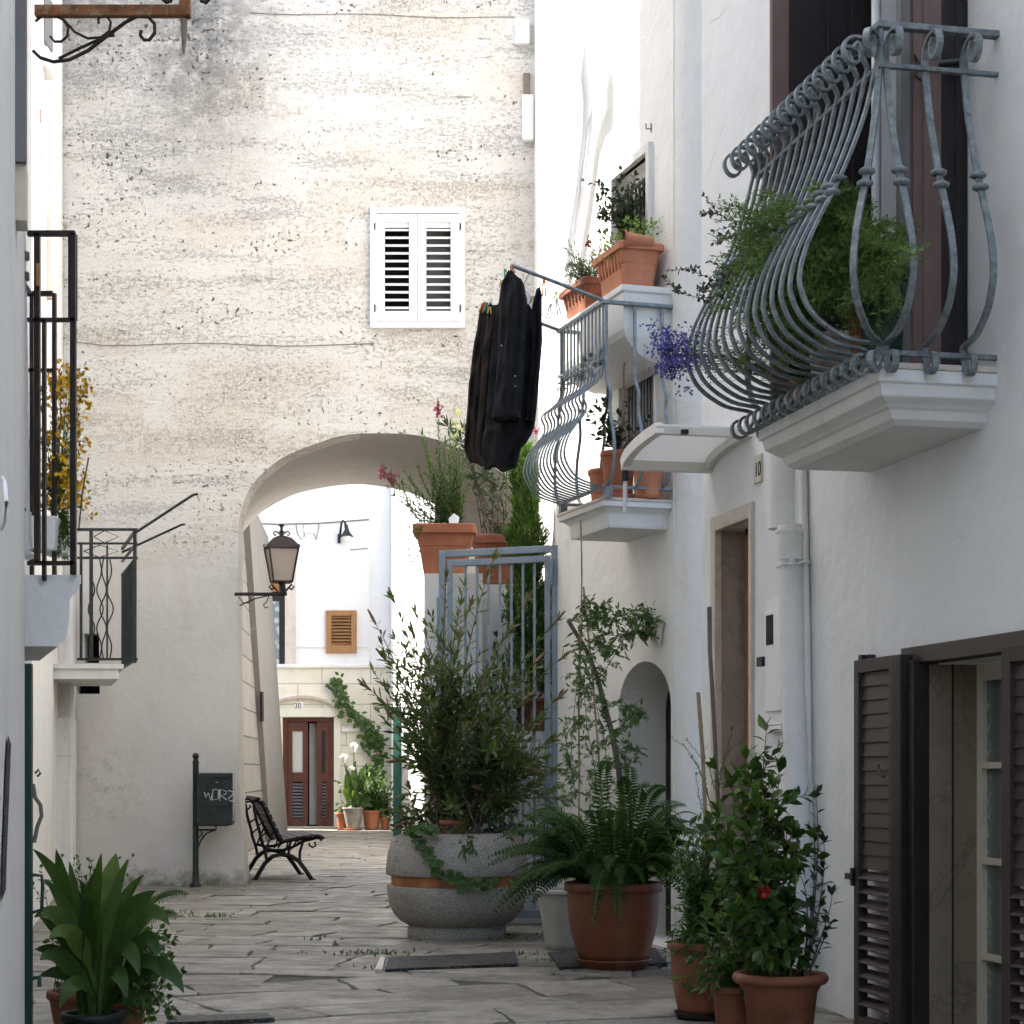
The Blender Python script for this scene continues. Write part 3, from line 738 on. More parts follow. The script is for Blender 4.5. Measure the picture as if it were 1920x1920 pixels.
# ------------------------------------------------------------------ balconies
def slabrings(fr,s0,s1,prof):
    rings=[]
    for ins,z,o in prof:
        rings.append([fr.pt(s0+ins,z,-.05),fr.pt(s0+ins,z,o-ins),fr.pt(s1-ins,z,o-ins),fr.pt(s1-ins,z,-.05)])
    return rings
def bal_bar(mb,base,d,prof,z0,zt,r,scroll=None,knot=None,n=6):
    pts=[]
    for b,t in prof: pts.append(base+d*b+V((0,0,z0+(zt-z0)*t)))
    if scroll:
        rt,rb=scroll
        if rb:
            c=base+d*(prof[0][0]+rb)+V((0,0,z0))
            low=[c+d*(rb*(1-.04*k)*math.cos(math.radians(180+a)))+V((0,0,rb*(1-.03*k)*math.sin(math.radians(180+a)))) for k,a in enumerate(range(0,290,24))]
            pts=low[::-1]+pts
        if rt:
            pts=pts+[base+d*x+V((0,0,zt+y)) for x,y in ((.003,.012),(.014,.036),(.032,.055),(.056,.067))]
            c=base+d*.082+V((0,0,zt+.022))
            pts=pts+[c+d*(rt*(1-.035*k)*math.cos(math.radians(180-a)))+V((0,0,rt*(1-.02*k)*math.sin(math.radians(180-a)))) for k,a in enumerate(range(84,440,20))]
    mb.tube(pts,r,4,False,flat=.46,ref=V((-d.y,d.x,0)))
    if knot is not None:
        for kk in knot:
            # position along profile
            for (b0,t0),(b1,t1) in zip(prof,prof[1:]):
                if t0<=kk<=t1:
                    u=(kk-t0)/(t1-t0); q=base+d*(b0+(b1-b0)*u)+V((0,0,z0+(zt-z0)*kk))
                    mb.tube([q-V((0,0,.011)),q-V((0,0,.005)),q+V((0,0,.005)),q+V((0,0,.011))],[r*1.1,r*1.75,r*1.75,r*1.1],8)
                    break
def smooth_prof(pr,n=26):
    out=[]
    m=len(pr)
    for i in range(m-1):
        p0=pr[max(i-1,0)];p1=pr[i];p2=pr[i+1];p3=pr[min(i+2,m-1)]
        for k in range(4):
            u=k/4
            f=lambda a,b,c,d:.5*((2*b)+(-a+c)*u+(2*a-5*b+4*c-d)*u*u+(-a+3*b-3*c+d)*u**3)
            out.append((f(p0[0],p1[0],p2[0],p3[0]),f(p0[1],p1[1],p2[1],p3[1])))
    out.append(pr[-1]); return out

# big bellied balcony on the near house
s0=fA.sY(6.5); s1=s0+1.20; oA=.43; zA=2.344; zTA=3.355
mb=MB(); mb.loft(slabrings(fA,s0,s1,[(0,zA,oA),(0,zA-.042,oA),(.012,zA-.044,oA),(.02,zA-.085,oA),(.05,zA-.105,oA),(.06,zA-.115,oA),(.07,zA-.120,oA),(.085,zA-.150,oA),(.11,zA-.168,oA)]),closed=True,caps=True)
ba=mb.build('balcony',M['slab'],ha,label='large balcony with bellied grey iron railing',bevel=.004)
mb=MB(); fA.box(mb,s0-.006,s1+.006,zA+.001,zA+.022,0,oA+.006); mb.build('slab_edge',M['travl'],ba,bevel=.004)
profA=smooth_prof([(.015,0),(.0,.035),(.01,.065),(.10,.085),(.185,.15),(.222,.23),(.225,.29),(.205,.38),(.165,.48),(.12,.58),(.075,.70),(.035,.83),(.01,.95),(0,1.0)])
profF=[(x*1.22,t) for x,t in profA]
def barA(base,d,pf=None):
    mb=MB(); bal_bar(mb,base,d,pf or profA,zA+.02,zTA+.03,.0158,(.048,.043),(.555,.60)); mb.build('baluster',M['metalA'],ba)
nF=15
for i in range(nF):
    s=s0+.03+(s1-s0+.05)*i/(nF-1); b=fA.pt(s,0,oA-.01); barA(V((b.x,b.y,0)),V((fA.n.x,fA.n.y,0)),profF)
for o in (.12,.26,.40):
    b=fA.pt(s0+.01,0,o); barA(V((b.x,b.y,0)),V((-fA.d.x,-fA.d.y,0)))
b=fA.pt(s0+.012,0,oA-.012); dd=(V((fA.n.x,fA.n.y,0))-V((fA.d.x,fA.d.y,0))).normalized(); barA(V((b.x,b.y,0)),dd)
for o in (.12,.28,.40):
    b=fA.pt(s1-.01,0,o); barA(V((b.x,b.y,0)),V((fA.d.x,fA.d.y,0)))
def railpath(fr,s0,s1,o,z,ow=.0): return [fr.pt(s0,z,ow),fr.pt(s0,z,o),fr.pt(s1,z,o),fr.pt(s1,z,ow)]
def flatrail(fr,s0,s1,o,z,h,w,ow=-.02):
    mb=MB(); fr.box(mb,s0-w/2,s0+w/2,z-h/2,z+h/2,ow,o+w/2); fr.box(mb,s1-w/2,s1+w/2,z-h/2,z+h/2,ow,o+w/2); fr.box(mb,s0+w/2,s1-w/2,z-h/2,z+h/2,o-w/2,o+w/2); return mb
flatrail(fA,s0,s1,oA-.01,3.49,.022,.036).build('handrail',M['metalA'],ba,bevel=.003)
flatrail(fA,s0,s1,oA-.01,zTA,.016,.022).build('middle_rail',M['metalA'],ba,bevel=.003)
flatrail(fA,s0+.01,s1-.01,oA-.02,zA+.055,.018,.022).build('bottom_rail',M['metalA'],ba,bevel=.003)
for (s,o) in ((s0,oA-.01),(s1,oA-.01),((s0+s1)/2,oA-.01)):
    mb=MB(); mb.tube([fA.pt(s,zTA,o),fA.pt(s,3.49,o)],.009,6); mb.build('rail_post',M['metalA'],ba)

# canopy over door ten (part of the near house)
oC=.46
sF,zF=fA.hit(1165,866,oC); sC,zC=fA.hit(1222,801,oC)
def canopy():
    mb=MB(); n=12; L=(sF-sC); hh=zC-zF
    top=[]; 
    for i in range(n+1):
        a=math.pi/2*i/n; top.append((sF-L*(1-math.cos(a)),zF+hh*math.sin(a)))
    top.append((sC-.07,zC+.004)); 
    th=.008
    rings=[]
    for s,z in top: rings.append([fA.pt(s,z,0.01),fA.pt(s,z,oC),fA.pt(s,z-th,oC),fA.pt(s,z-th,.01)])
    mb.loft(rings,caps=True,smooth=False)
    return mb,top
mb,tp=canopy(); cn=mb.build('canopy',M['poly'],ha)
mb=MB()
for o0,o1 in ((.0,.035),(oC-.035,oC+.005)):
    rings=[]
    for s,z in tp: rings.append([fA.pt(s+.006,z+.008,o0),fA.pt(s+.006,z+.008,o1),fA.pt(s-.022,z-.045,o1),fA.pt(s-.022,z-.045,o0)])
    mb.loft(rings,caps=True)
fA.box(mb,sF-.035,sF+.010,zF-.042,zF+.006,0,oC); fA.box(mb,sC-.08,sC-.05,zC-.045,zC-.005,0,oC)
mb.build('canopy_frame',M['canopy'],cn,bevel=.003)
mb=MB(); q=fA.pt(sC-.1,zC-.035,oC*.72); mb.box(q,(.035,.03,.02)); mb.build('canopy_clip',M['blackp'],cn)
mb=MB(); q=fA.pt(sF,zF-.045,oC-.02); mb.tube([q,q-V((0,0,.05))],.02,8); mb.build('canopy_clip',M['blackp'],cn)
mb=MB(); q=fA.pt(sF,zF-.05,oC-.02); mb.tube([q,q-V((0.0,0,.2))],.011,8); mb.build('canopy_drain',M['pipe'],cn)

# ================================================================== MIDDLE RIGHT HOUSE
WB=lambda Y:.881-.32*(Y-10.57)
fB=Fr((WB(10.2),10.2),(WB(12.42),12.42),1)
if fB.n.x>0: fB.n=-fB.n
hb=thing('white_house','white house right of the grey gate with narrow balcony and small arched doorway','house',(WB(11),11,0))
sB0=fB.sY(10.552)
sN0=fB.hit(1258,1300)[0]; sN1=fB.hit(1160,1300)[0]
nich=[(sN0,.02),(sN0,1.36)]+[( (sN0+sN1)/2-(sN1-sN0)/2*math.cos(math.pi*i/14), 1.36+.265*math.sin(math.pi*i/14)) for i in range(1,14)]+[(sN1,1.36),(sN1,.02)]
sW0=fB.hit(1219,300)[0]; sW1=fB.sY(11.4)
sD0=fB.hit(1229,800)[0]; sD1=fB.sY(11.35)
mb=MB()
wall(mb,fB,rect(sB0,fB.sY(12.42),-.1,9.5),[nich,rect(sW0,sW1,3.95,4.5),rect(sD0,sD1,2.49,3.3)],.42)
# rounded end towards the camera
foot=[(.90,10.62)]+[(1.075-.19*math.cos(math.radians(q)),10.59-.13*math.sin(math.radians(q))) for q in range(0,91,9)]+[(1.5,10.46),(1.5,10.9),(1.0,10.9)]
mb.loft([[V((x,y,-.1)) for x,y in foot],[V((x,y,9.5)) for x,y in foot]],caps=True,smooth=True)
# the far stretch behind the garden
f2=[(WB(12.42),12.42),(.195,16.7),(.0,19.2),(.9,19.2),(.9,12.42)]
mb.loft([[V((x,y,-.1)) for x,y in f2],[V((x,y,9.5)) for x,y in f2]],caps=True)
mb.build('wall',M['plasterB'],hb)
mb=MB(); fB.box(mb,sN0-.1,sN1+.05,-.05,1.75,-.36,-.30); mb.build('door',M['brownd'],hb)
mb=MB(); fB.box(mb,sN0+.0,sN0+.03,.0,1.55,-.30,-.10); mb.build('door_leaf',M['black'],hb)
# little plaster sconce
mb=MB(); s,z=fB.hit(1241,1172); zb=fB.hit(1241,1212)[1]
rg=[]
for k in range(5):
    u=k/4; r=.055*(1-u)+.004; rg.append([fB.pt(s+r*math.cos(a),z+(zb-z)*u,.01+r*math.sin(a)) for a in [math.pi*j/8 for j in range(9)]])
mb.loft(rg,closed=True,caps=True,smooth=True); mb.build('wall_sconce',M['cream'],hb)
# upper window
mb=MB(); e=.05
fB.box(mb,sW0-e,sW0,3.9,4.5+e,-.03,.03); fB.box(mb,sW1,sW1+e,3.9,4.5+e,-.03,.03); fB.box(mb,sW0,sW1,4.5,4.5+e,-.03,.03)
w=mb.build('window',M['slab'],hb,bevel=.004)
mb=MB(); fB.box(mb,sW0,sW1,3.92,4.5,-.16,-.14); mb.build('pane',M['glass'],w)
mb=MB(); fB.box(mb,sW0,sW0+.03,3.92,4.5,-.13,-.09);fB.box(mb,sW0+.03,sW1,4.40,4.5,-.13,-.09); mb.build('window_frame',M['white'],w)
mb=MB()
k=sW0+.05
while k<sW1: mb.tube([fB.pt(k,3.94,-.03),fB.pt(k,4.41,-.03)],.008,6); k+=.062
for z in (4.05,4.22,4.40): fB.box(mb,sW0,sW1,z-.006,z+.006,-.04,-.025)
mb.build('grille',M['iron'],w)
mb=MB(); q=fB.pt(sW0-.02,4.63,.0); mb.tube([q,q+V((-.03,0,0)),q+V((-.03,0,.03))],.004,5); mb.tube([q+V((0,0,-.02)),q+V((0,0,.03))],.006,5); mb.build('wall_hook',M['wire'],hb)
# french window on the balcony
mb=MB(); fB.box(mb,sD0,sD1,2.49,3.3,-.12,-.08); d=mb.build('balcony_door',M['mattgrey'],hb)
mb=MB(); k=sD0+.03
while k<sD1: fB.box(mb,k,k+.024,2.5,3.29,-.079,-.055); k+=.048
mb.build('louvre_strips',M['dgrey'],d)
mb=MB(); fB.box(mb,sD0-.02,sD0+.012,2.48,3.3,-.06,.008); mb.build('frame',M['white'],d)
# plant ledge
s0=fB.sY(10.56)+.02; s1=fB.sY(11.62); zL=3.66
mb=MB(); mb.loft(slabrings(fB,s0,s1,[(0,zL,.29),(0,zL-.035,.29),(.012,zL-.037,.29),(.012,zL-.24,.29),(.02,zL-.28,.285),(.04,zL-.33,.26),(.06,zL-.37,.22),(.08,zL-.40,.16)]),caps=True)
mb.build('plant_ledge',M['slab'],hb,bevel=.006)
# bellied balcony
s0=fB.sY(10.57)-.0; s1=s0+.74; oB=.407; zB=2.472
mb=MB(); mb.loft(slabrings(fB,s0,s1,[(0,zB,oB),(0,zB-.03,oB),(.02,zB-.032,oB),(.04,zB-.05,oB),(.05,zB-.06,oB),(.055,zB-.125,oB),(.06,zB-.138,oB)]),caps=True)
bb=mb.build('balcony',M['slab'],hb,label='narrow balcony with bellied grey railing',bevel=.004)
mb=MB(); fB.box(mb,s0-.006,s1+.006,zB+.001,zB+.018,0,oB+.006); mb.build('slab_edge',M['travl'],bb,bevel=.003)
zb0=zB+.075; zt0=3.545
profB=smooth_prof([(0.0,0),(.055,.012),(.15,.045),(.205,.11),(.225,.18),(.20,.27),(.15,.34),(.105,.40),(.10,.445),(.118,.485),(.105,.515),(.055,.555),(.012,.60),(0,.66),(0,.8),(0,1)])
def barB(base,dr,r=.0115):
    mb=MB(); bal_bar(mb,base,dr,profB,zb0,zt0,r); mb.build('baluster',M['metal'],bb)
for i in range(13):
    s=s0+.02+(s1-s0-.04)*i/12; b=fB.pt(s,0,oB-.01); barB(V((b.x,b.y,0)),V((fB.n.x,fB.n.y,0)))
for o in (.06,.22,.385):
    b=fB.pt(s0,0,o); barB(V((b.x,b.y,0)),V((-fB.d.x,-fB.d.y,0))*.55)
for o in (.1,.25,.385):
    b=fB.pt(s1,0,o); barB(V((b.x,b.y,0)),V((fB.d.x,fB.d.y,0))*.55)
flatrail(fB,s0,s1,oB-.01,3.552,.02,.034).build('handrail',M['metal'],bb,bevel=.003)
flatrail(fB,s0,s1,oB-.01,zb0,.016,.026).build('bottom_rail',M['metal'],bb,bevel=.003)
mb=MB()
for s in (s0,s1): fB.box(mb,s-.022,s+.022,zB+.01,zb0,oB-.05,oB-.01)
mb.build('rail_foot',M['metal'],bb)
mb=MB(); # leafy cast band
r=random.Random(4)
mb.tube([fB.pt(s0,zb0+(zt0-zb0)*.70,oB),fB.pt(s1,zb0+(zt0-zb0)*.70,oB)],.006,5)
for i in range(70):
    s=s0+(s1-s0)*r.random(); z=zb0+(zt0-zb0)*(.70+r.uniform(-.05,.05)); q=fB.pt(s,z,oB+.005)
    mb.leaf(q,V((r.uniform(-1,1),r.uniform(-1,1),r.uniform(-1,1))),V((fB.n.x,fB.n.y,.2)),.05,.03)
mb.build('cast_leaf_band',M['metal'],bb)
# drying arms
A0=fB.pt(s0,3.56,oB); A1=P(958,497,A0.y-.2); B0=fB.pt(s1,3.56,oB); 
B1=B0+(A1-A0)*.72
mb=MB(); mb.tube([B0,B1],.0105,8); mb.build('drying_arm',M['metal'],bb)
mb=MB(); mb.tube([A0,A1],.0105,8); da=mb.build('drying_arm',M['metal'],bb)
mb=MB()
for u in (.38,.62,.80,.97):
    mb=MB(); mb.tube([A0.lerp(A1,u),(A0.lerp(A1,u)+B0.lerp(B1,u))/2-V((0,0,.012)),B0.lerp(B1,u)],.0022,4); mb.build('clothes_line',M['wire'],bb)
ARM=(A0,A1,B0,B1)
# white down-pipe with cloth-like funnel on the sunlit stretch
mb=MB(); q=lambda px,py:V((.27,13.6,0))+V((0,0,0))
def onB2(px,py,o=.05):
    k=(px-960)/F
    # line from (WB(12.42),12.42) to (.235,16.68)
    x0,y0=WB(12.42),12.42; sl=(.235-x0)/(16.68-y0)
    Y=(x0-sl*y0-o)/(k-sl); return V((k*Y,Y,H+(HOR-py)/F*Y))
def onB(px,py,o=.05):
    s,z=fB.hit(px,py,o); return fB.pt(s,z,o)
mb.tube([onB(1113,95),onB(1112,180),onB(1108,240),onB(1092,360),onB(1075,450),onB(1068,560)],.013,8)
mb.build('cable_pipe',M['white'],hb)
mb=MB(); mb.tube([onB(1100,90,.12),onB(1100,150,.12),onB(1101,190,.09),onB(1098,250,.06),onB(1085,360,.06),onB(1072,440,.06),onB(1062,560,.06)],[.05,.048,.03,.03,.03,.03,.03],12)
mb.build('downpipe',M['white'],hb)

# ================================================================== NEAR LEFT HOUSE
fL=Fr((-1.2+.2138*2.2,2.3),(-1.525,6.02),1)
if fL.n.x<0: fL.n=-fL.n
hl=thing('white_house','grey white house at the left edge with rusty lamp bracket and dark railing','house',(-1.525,6.02,0))
mb=MB()
q0=fL.pt(fL.sY(4.25),0,0); 
def prism(foot,z0,z1,mb): mb.loft([[V((x,y,z0)) for x,y in foot],[V((x,y,z1)) for x,y in foot]],caps=True)
prism([(-1.75,-9),(-1.75,q0.y-.5),(q0.x,q0.y),(-1.523,6.00),(-1.532,6.02),(-1.56,6.035),(-3.17,12.12),(-9,12.12),(-9,-9)],-.1,13.5,mb)
mb.build('wall',M['plasterL'],hl)
def onL(px,py,o=.0): s,z=fL.hit(px,py,o); return fL.pt(s,z,o)
sq_=fL.sY(5.32); mb=MB(); fL.box(mb,sq_,sq_+.09,H+(HOR-298)/F*5.3,5.5,-.02,.028); mb.build('boxed_pipe',M['dgrey'],hl)
mb=MB(); fL.box(mb,sq_+.02,sq_+.13,H+(HOR-405)/F*5.3,H+(HOR-298)/F*5.3,-.02,.029); mb.build('cable_trunking',M['concrete_tile'],hl)
mb=MB(); Yp=6.07
pp=lambda px,py:P(px,py,Yp)
mb.tube([pp(39,410),pp(40,500),pp(43,700),pp(46,960)],.0165,10); mb.tube([pp(46,960),pp(47,1010),pp(50,1030),pp(56,1040),pp(61,1036)],.021,10)
dp=mb.build('downpipe',M['pipe'],hl)
mb=MB()
for py in (480,518,960): mb.tube([pp(42,py-7),pp(42,py+7)],.022,10)
mb.tube([pp(36,515),pp(58,550)],.006,6); mb.tube([pp(34,965),pp(50,965)],.005,6)
mb.build('pipe_collar',M['wire'],dp)
# scuffed stroke and handle
mb=MB(); ring=[(15,1378),(21,1395),(17,1500),(13,1600),(11,1668),(3,1690),(5,1600),(9,1500),(12,1420)]
pts=[onL(x,y,.004) for x,y in ring]; mb.add(pts,[tuple(range(len(pts)))]); mb.build('painted_stroke',M['scuff'],hl)
mb=MB(); mb.tube([onL(4,895,.01),onL(9,905,.05),onL(12,940,.06),onL(9,975,.05),onL(3,992,.01)],.004,8); mb.build('door_pull',M['pipe'],hl)
# green door edge
mb=MB(); a=P(46,1920,6.1); mb.box(((P(46,0,6.1).x+P(60,0,6.1).x)/2,6.1,.66),(P(60,0,6.1).x-P(46,0,6.1).x,.03,1.36)); gd=mb.build('green_door',M['greendoor'],hl,bevel=.003)
mb=MB(); mb.tube([P(58,1640,6.05),P(78,1642,6.05),P(80,1660,6.05),P(78,1705,6.05),P(58,1712,6.05)],.006,6); mb.build('door_handle',M['greendoor'],gd)
mb=MB(); mb.tube([P(58,1835,6.05),P(74,1832,6.05),P(74,1850,6.05)],.008,6); mb.build('door_catch',M['greendoor'],gd)
mb=MB(); mb.tube([P(66,1450,7.2),P(72,1443,7.2),P(76,1450,7.2),P(70,1456,7.2)],.005,6); mb.tube([P(62,1470,7.2),P(66,1495,7.2),P(76,1510,7.2),P(78,1530,7.2),P(70,1550,7.2),P(64,1580,7.2)],.008,6); mb.build('iron_scroll',M['wire'],hl)
# balcony
LN=V((.94,-.30,0)); 
def LB(px,py,Y=6.05): return P(px,py,Y)
zl=1.617; nc=P(152,1078,6.05); fc=P(152,1078,6.05)+V((-.255,.8,0)); wn=P(38,1078,6.05); wf=wn+V((-.255,.8,0))
def ringz(z,k): 
    return [V((wn.x,wn.y,z)),V((wn.x+(nc.x-wn.x)*k,nc.y,z)),V((wn.x+(nc.x-wn.x)*k-.255,nc.y+.8,z)),V((wf.x,wf.y,z))]
mb=MB(); mb.loft([ringz(zl,1),ringz(zl-.028,1),ringz(zl-.03,.98),ringz(zl-.05,.95),ringz(zl-.075,.82),ringz(zl-.14,.80),ringz(zl-.17,.78),ringz(zl-.2,.74),ringz(zl-.225,.62)],caps=True)
bl=mb.build('balcony',M['plasterL'],hl,label='small balcony with plain black brown railing',bevel=.004)
def bar(a,b,w=.010,mat=M['ironbrown'],n=4): mb.tube([a,b],w,n,False)
Yn=6.04; Yf=6.8; dxF=-.252
def npt(px,py): return P(px,py,Yn)
cornx=P(141,0,Yn).x; wx=P(52,0,Yn).x
zt=P(0,438,Yn).z; zm=P(0,600,Yn).z; zbm=P(0,1056,Yn).z
for z,w in ((zt,.016),(zm,.011),(zbm,.013)):
    mb=MB()
    mb.box(((cornx+wx)/2,Yn,z),(cornx-wx,.02,w))
    mb.build('handrail' if z==zt else 'rail',M['ironbrown'],bl); mb=MB()
    mb.box(((cornx+wx)/2+dxF,Yf,z),(cornx-wx,.02,w))
    mb.build('handrail' if z==zt else 'rail',M['ironbrown'],bl)
def vbar(x,y,z0,z1,w):
    mb=MB(); mb.box((x,y,(z0+z1)/2),(w,.02,z1-z0)); mb.build('baluster',M['ironbrown'],bl)
vbar(cornx-.006,Yn,zl,zt,.017); vbar(P(70,0,Yn).x,Yn,zbm,zt,.017); vbar(P(83,0,Yn).x,Yn,zl-.02,zm,.011)
for px in (60,102): vbar(P(px,0,Yf).x,Yf,zbm,zt-.0,.013)
mb=MB(); mb.box(((P(126,0,Yn).x+P(143,0,Yn).x)/2,Yn+.015,(zm+zt)/2),(P(143,0,Yn).x-P(126,0,Yn).x,.008,zt-zm)); mb.build('corner_plate',M['ironbrown'],bl)
mb=MB(); mb.box(P(71,515,Yn-.02),(.01,.01,.07)); mb.build('wooden_peg',M['shutterwood'],bl)
# planter box shelf
mb=MB(); a=P(96,1005,6.85); mb.hexa([a+V((x*(1 if z>0 else .85),y,z)) for x in(-.05,.04) for y in(-.1,.15) for z in(-.06,.06)])
LB_BOX=mb

# rusty bracket
Yr=6.2
rb=thing('lamp_bracket','rusty scrolled iron bracket without a lamp at top left','bracket',P(65,20,Yr))
mb=MB(); a=P(66,19,Yr); b=P(350,24,Yr); mb.box(((a.x+b.x)/2,Yr,(a.z+b.z)/2),(b.x-a.x,.03,.036)); mb.build('arm',M['rust'],rb,bevel=.003)
mb=MB(); a=P(347,15,Yr); mb.box((a.x,Yr-.0,a.z+.02),(.034,.036,.1)); mb.build('socket',M['rust'],rb,bevel=.003)
mb=MB(); mb.tube([P(345,36,Yr),P(345,70,Yr),P(344,100,Yr)],[.012,.009,.004],8); mb.build('spike',M['travd'],rb)
mb=MB()
T=lambda L,r=.005: mb.tube([P(x,y,Yr) for x,y in L],r,6)
T([(62,95),(75,108),(100,116),(130,112),(165,95),(200,68),(235,42),(258,30),(278,32),(290,45),(290,62),(280,75),(270,75),(263,66),(265,57)],.006)
T([(66,40),(80,30),(105,30),(120,38),(140,60),(165,72),(190,70),(205,58),(208,42),(200,30),(190,28),(184,36),(185,44)],.0045)
T([(118,36),(128,52),(126,68),(115,78),(102,78),(94,68)],.0045)
T([(110,110),(150,90),(200,68),(215,66)],.005)
mb.build('scrollwork',M['ironbrown'],rb)
mb=MB(); T([(118,0),(122,-8),(128,-4)],.005); T([(305,-2),(312,4),(320,2),(322,-8)],.007); T([(376,-8),(378,2),(386,5),(392,-3)],.007); mb.build('finial_scroll',M['ironbrown'],rb)

# ================================================================== FAR LEFT HOUSE
fL2=Fr((-3.04,12.15),(-3.90,16.65),1)
if fL2.n.x<0: fL2.n=-fL2.n
h2=thing('white_house','bright white house on the left between dark railing and stone wall','house',(-3.4,14,0))
mb=MB(); prism([(-3.04,12.15),(-3.9,16.66),(-10,16.66),(-10,12.15)],-.1,8.7,mb); mb.build('wall',M['plasterL2'],h2)
def on2(px,py,Y): return P(px,py,Y)
mb=MB(); Y=15.9; prism([(P(90,0,15.6).x,15.6),(P(137,0,15.6).x,15.6),(P(140,0,16.6).x,16.66),(-4.2,16.66)],-.05,P(0,1345,15.6).z,mb); mb.build('buttress',M['plasterL2'],h2,bevel=.02)
mb=MB(); prism([(P(88,0,15.8).x,15.8),(P(136,0,15.8).x,15.8),(P(138,0,16.6).x,16.66),(-4.2,16.66)],P(0,1348,15.6).z-.02,P(0,1085,15.8).z,mb); mb.build('buttress',M['plasterL2'],h2,bevel=.02)
mb=MB(); mb.box(P(104,1260,15.75)+V((0,.03,0)),(.045,.08,.55)); mb.build('rust_stain_pipe',M['tile'],h2)
mb=MB(); a=P(68,400,13.2); mb.tube([P(66,150,13.2),P(66,290,13.2)],.05,12); mb.tube([P(64,245,13.2),P(64,1100,13.2)],.026,10); mb.build('downpipe',M['pipe'],h2)
mb=MB(); mb.tube([P(62,205,13.15),P(62,228,13.15)],.056,12); mb.build('pipe_joint',M['terra'],h2)
mb=MB(); mb.tube([P(84,390,14.0),P(84,395,14.0),P(86,560,14.0)],[.05,.05,.05],14); mb.build('flue',M['tile'],h2)
mb=MB(); mb.box(P(76,118,13.6),(.17,.3,.16)); mb.build('cornice_bracket',M['plasterL2'],h2,bevel=.03)
mb=MB(); mb.box(P(79,40,13.7),(.10,.25,.36)); mb.build('awning_box',M['dgrey'],h2,bevel=.01)
mb=MB(); mb.tube([P(112,118,16.4),P(116,180,16.4),P(113,300,16.4),P(116,420,16.4)],.006,5); mb.build('cable',M['cream'],h2); mb=MB(); mb.tube([P(107,118,16.4),P(110,250,16.4),P(108,420,16.4),P(113,600,16.4)],.007,5); mb.build('cable',M['cream'],h2)
# iron balcony
Y0=15.0; Y1=16.3
xN=P(254,0,Y0).x; xF=P(229,0,Y1).x; xw=P(142,0,Y0).x
mb=MB(); zz=P(0,1245,Y0).z
prism([(xw-.3,Y0),(P(232,0,Y0).x,Y0),(P(232,0,Y0).x-.33,Y1),(xw-.8,Y1)],zz-.035,zz,mb); prism([(xw-.3,Y0+.02),(P(222,0,Y0).x,Y0+.02),(P(222,0,Y0).x-.33,Y1),(xw-.8,Y1)],zz-.115,zz-.035,mb)
b2=mb.build('balcony',M['slab'],h2,label='small balcony with wavy dark iron bars',bevel=.01)
for py,w in ((993,.016),(1019,.012),(1046,.014),(1236,.014)):
    mb=MB(); a=P(145,py,Y0); b=P(256,py,Y0); mb.tube([a,b,V((xF,Y1,b.z))],w,4,False); mb.build('handrail' if py==993 else 'rail',M['irongreen'],b2)
def vb(px,py0,py1,w=.012):
    mb=MB(); mb.tube([P(px,py0,Y0),P(px,py1,Y0)],w,4,False); mb.build('baluster',M['irongreen'],b2)
vb(152,1019,1236,.014); vb(171,993,1236,.018); vb(201,1022,1236,.009); vb(253,993,1243,.018)
def wavy(px,sg):
    mb=MB(); pts=[P(px+sg*5*math.sin((y-1048)/188*math.pi*5)*(.3+math.sin((y-1048)/188*math.pi)),y,Y0) for y in range(1048,1237,6)]
    mb.tube(pts,.006,5); mb.build('wavy_bar',M['irongreen'],b2)
for px,sg in ((172,-1),(187,1),(194,-1),(206,1)): wavy(px,sg)
mb=MB()
for i in range(26):
    u=i/25; x=xN+(xF-xN)*u; y=Y0+(Y1-Y0)*u
    mb.tube([V((x,y,P(0,1236,Y0).z)),V((x,y,P(0,1046,Y0).z))],.009,4,False)
mb.build('front_bars',M['irongreen'],b2)
mb=MB(); 
for x0,x1 in ((176,200),(157,200)):
    ya,yb=(995,1018) if x0>170 else (1022,1045)
    mb.tube([P(x0,(ya+yb)/2,Y0),P((x0+x1)/2+8,ya,Y0),P(x1+22,(ya+yb)/2,Y0),P((x0+x1)/2+8,yb,Y0),P(x0,(ya+yb)/2,Y0)],.005,4)
mb.build('diamond_ornament',M['irongreen'],b2)
mb=MB(); mb.tube([P(252,1000,Y0),P(362,928,Y0-.1),P(371,926,Y0-.1)],.011,6); mb.build('drying_arm',M['irongreen'],b2); mb=MB(); mb.tube([V((xF,Y1,P(0,1000,Y0).z)),P(340,984,Y1-.1),P(347,983,Y1-.1)],.010,6); mb.build('drying_arm',M['irongreen'],b2)

# ================================================================== BEYOND THE ARCH
YH=33.6
hh_=thing('white_house','white house number 30 seen through the archway with brown door','house',(-2.9,YH,0))
fH=Fr((-7,YH),(-6,YH),1); fH.n=V((0,-1)); fH.p0=V((0,YH))
xl=P(400,0,YH).x; xr=P(738,0,YH).x; zled=P(0,1247,YH).z
dx0=P(530,0,YH).x; dx1=P(626,0,YH).x; dz=P(0,1345,YH).z
ax0=P(505,0,YH).x; ax1=P(648,0,YH).x
mb=MB(); wall(mb,fH,rect(xl,xr,-.1,zled),[rect(dx0,dx1,.02,dz)],.35); mb.build('lower_wall',M['block'],hh_)
mb=MB(); fH.box(mb,xl,P(693,0,34).x,zled-.1,10,-.45,-.40)
fH.box(mb,P(693,0,34).x,P(731,0,34).x,zled-.1,10,-.9,-.42); fH.box(mb,xl,xr,9.5,10,-6,-.45); fH.box(mb,xl-1,xl,0,10,-6,-.0); mb.build('upper_wall',M['plasterH'],hh_)
mb=MB(); fH.box(mb,xl,xr+.02,zled-.05,zled+.015,-.45,.05); mb.build('ledge',M['slab'],hh_,bevel=.01)
mb=MB(); a=P(486,0,34).x; 
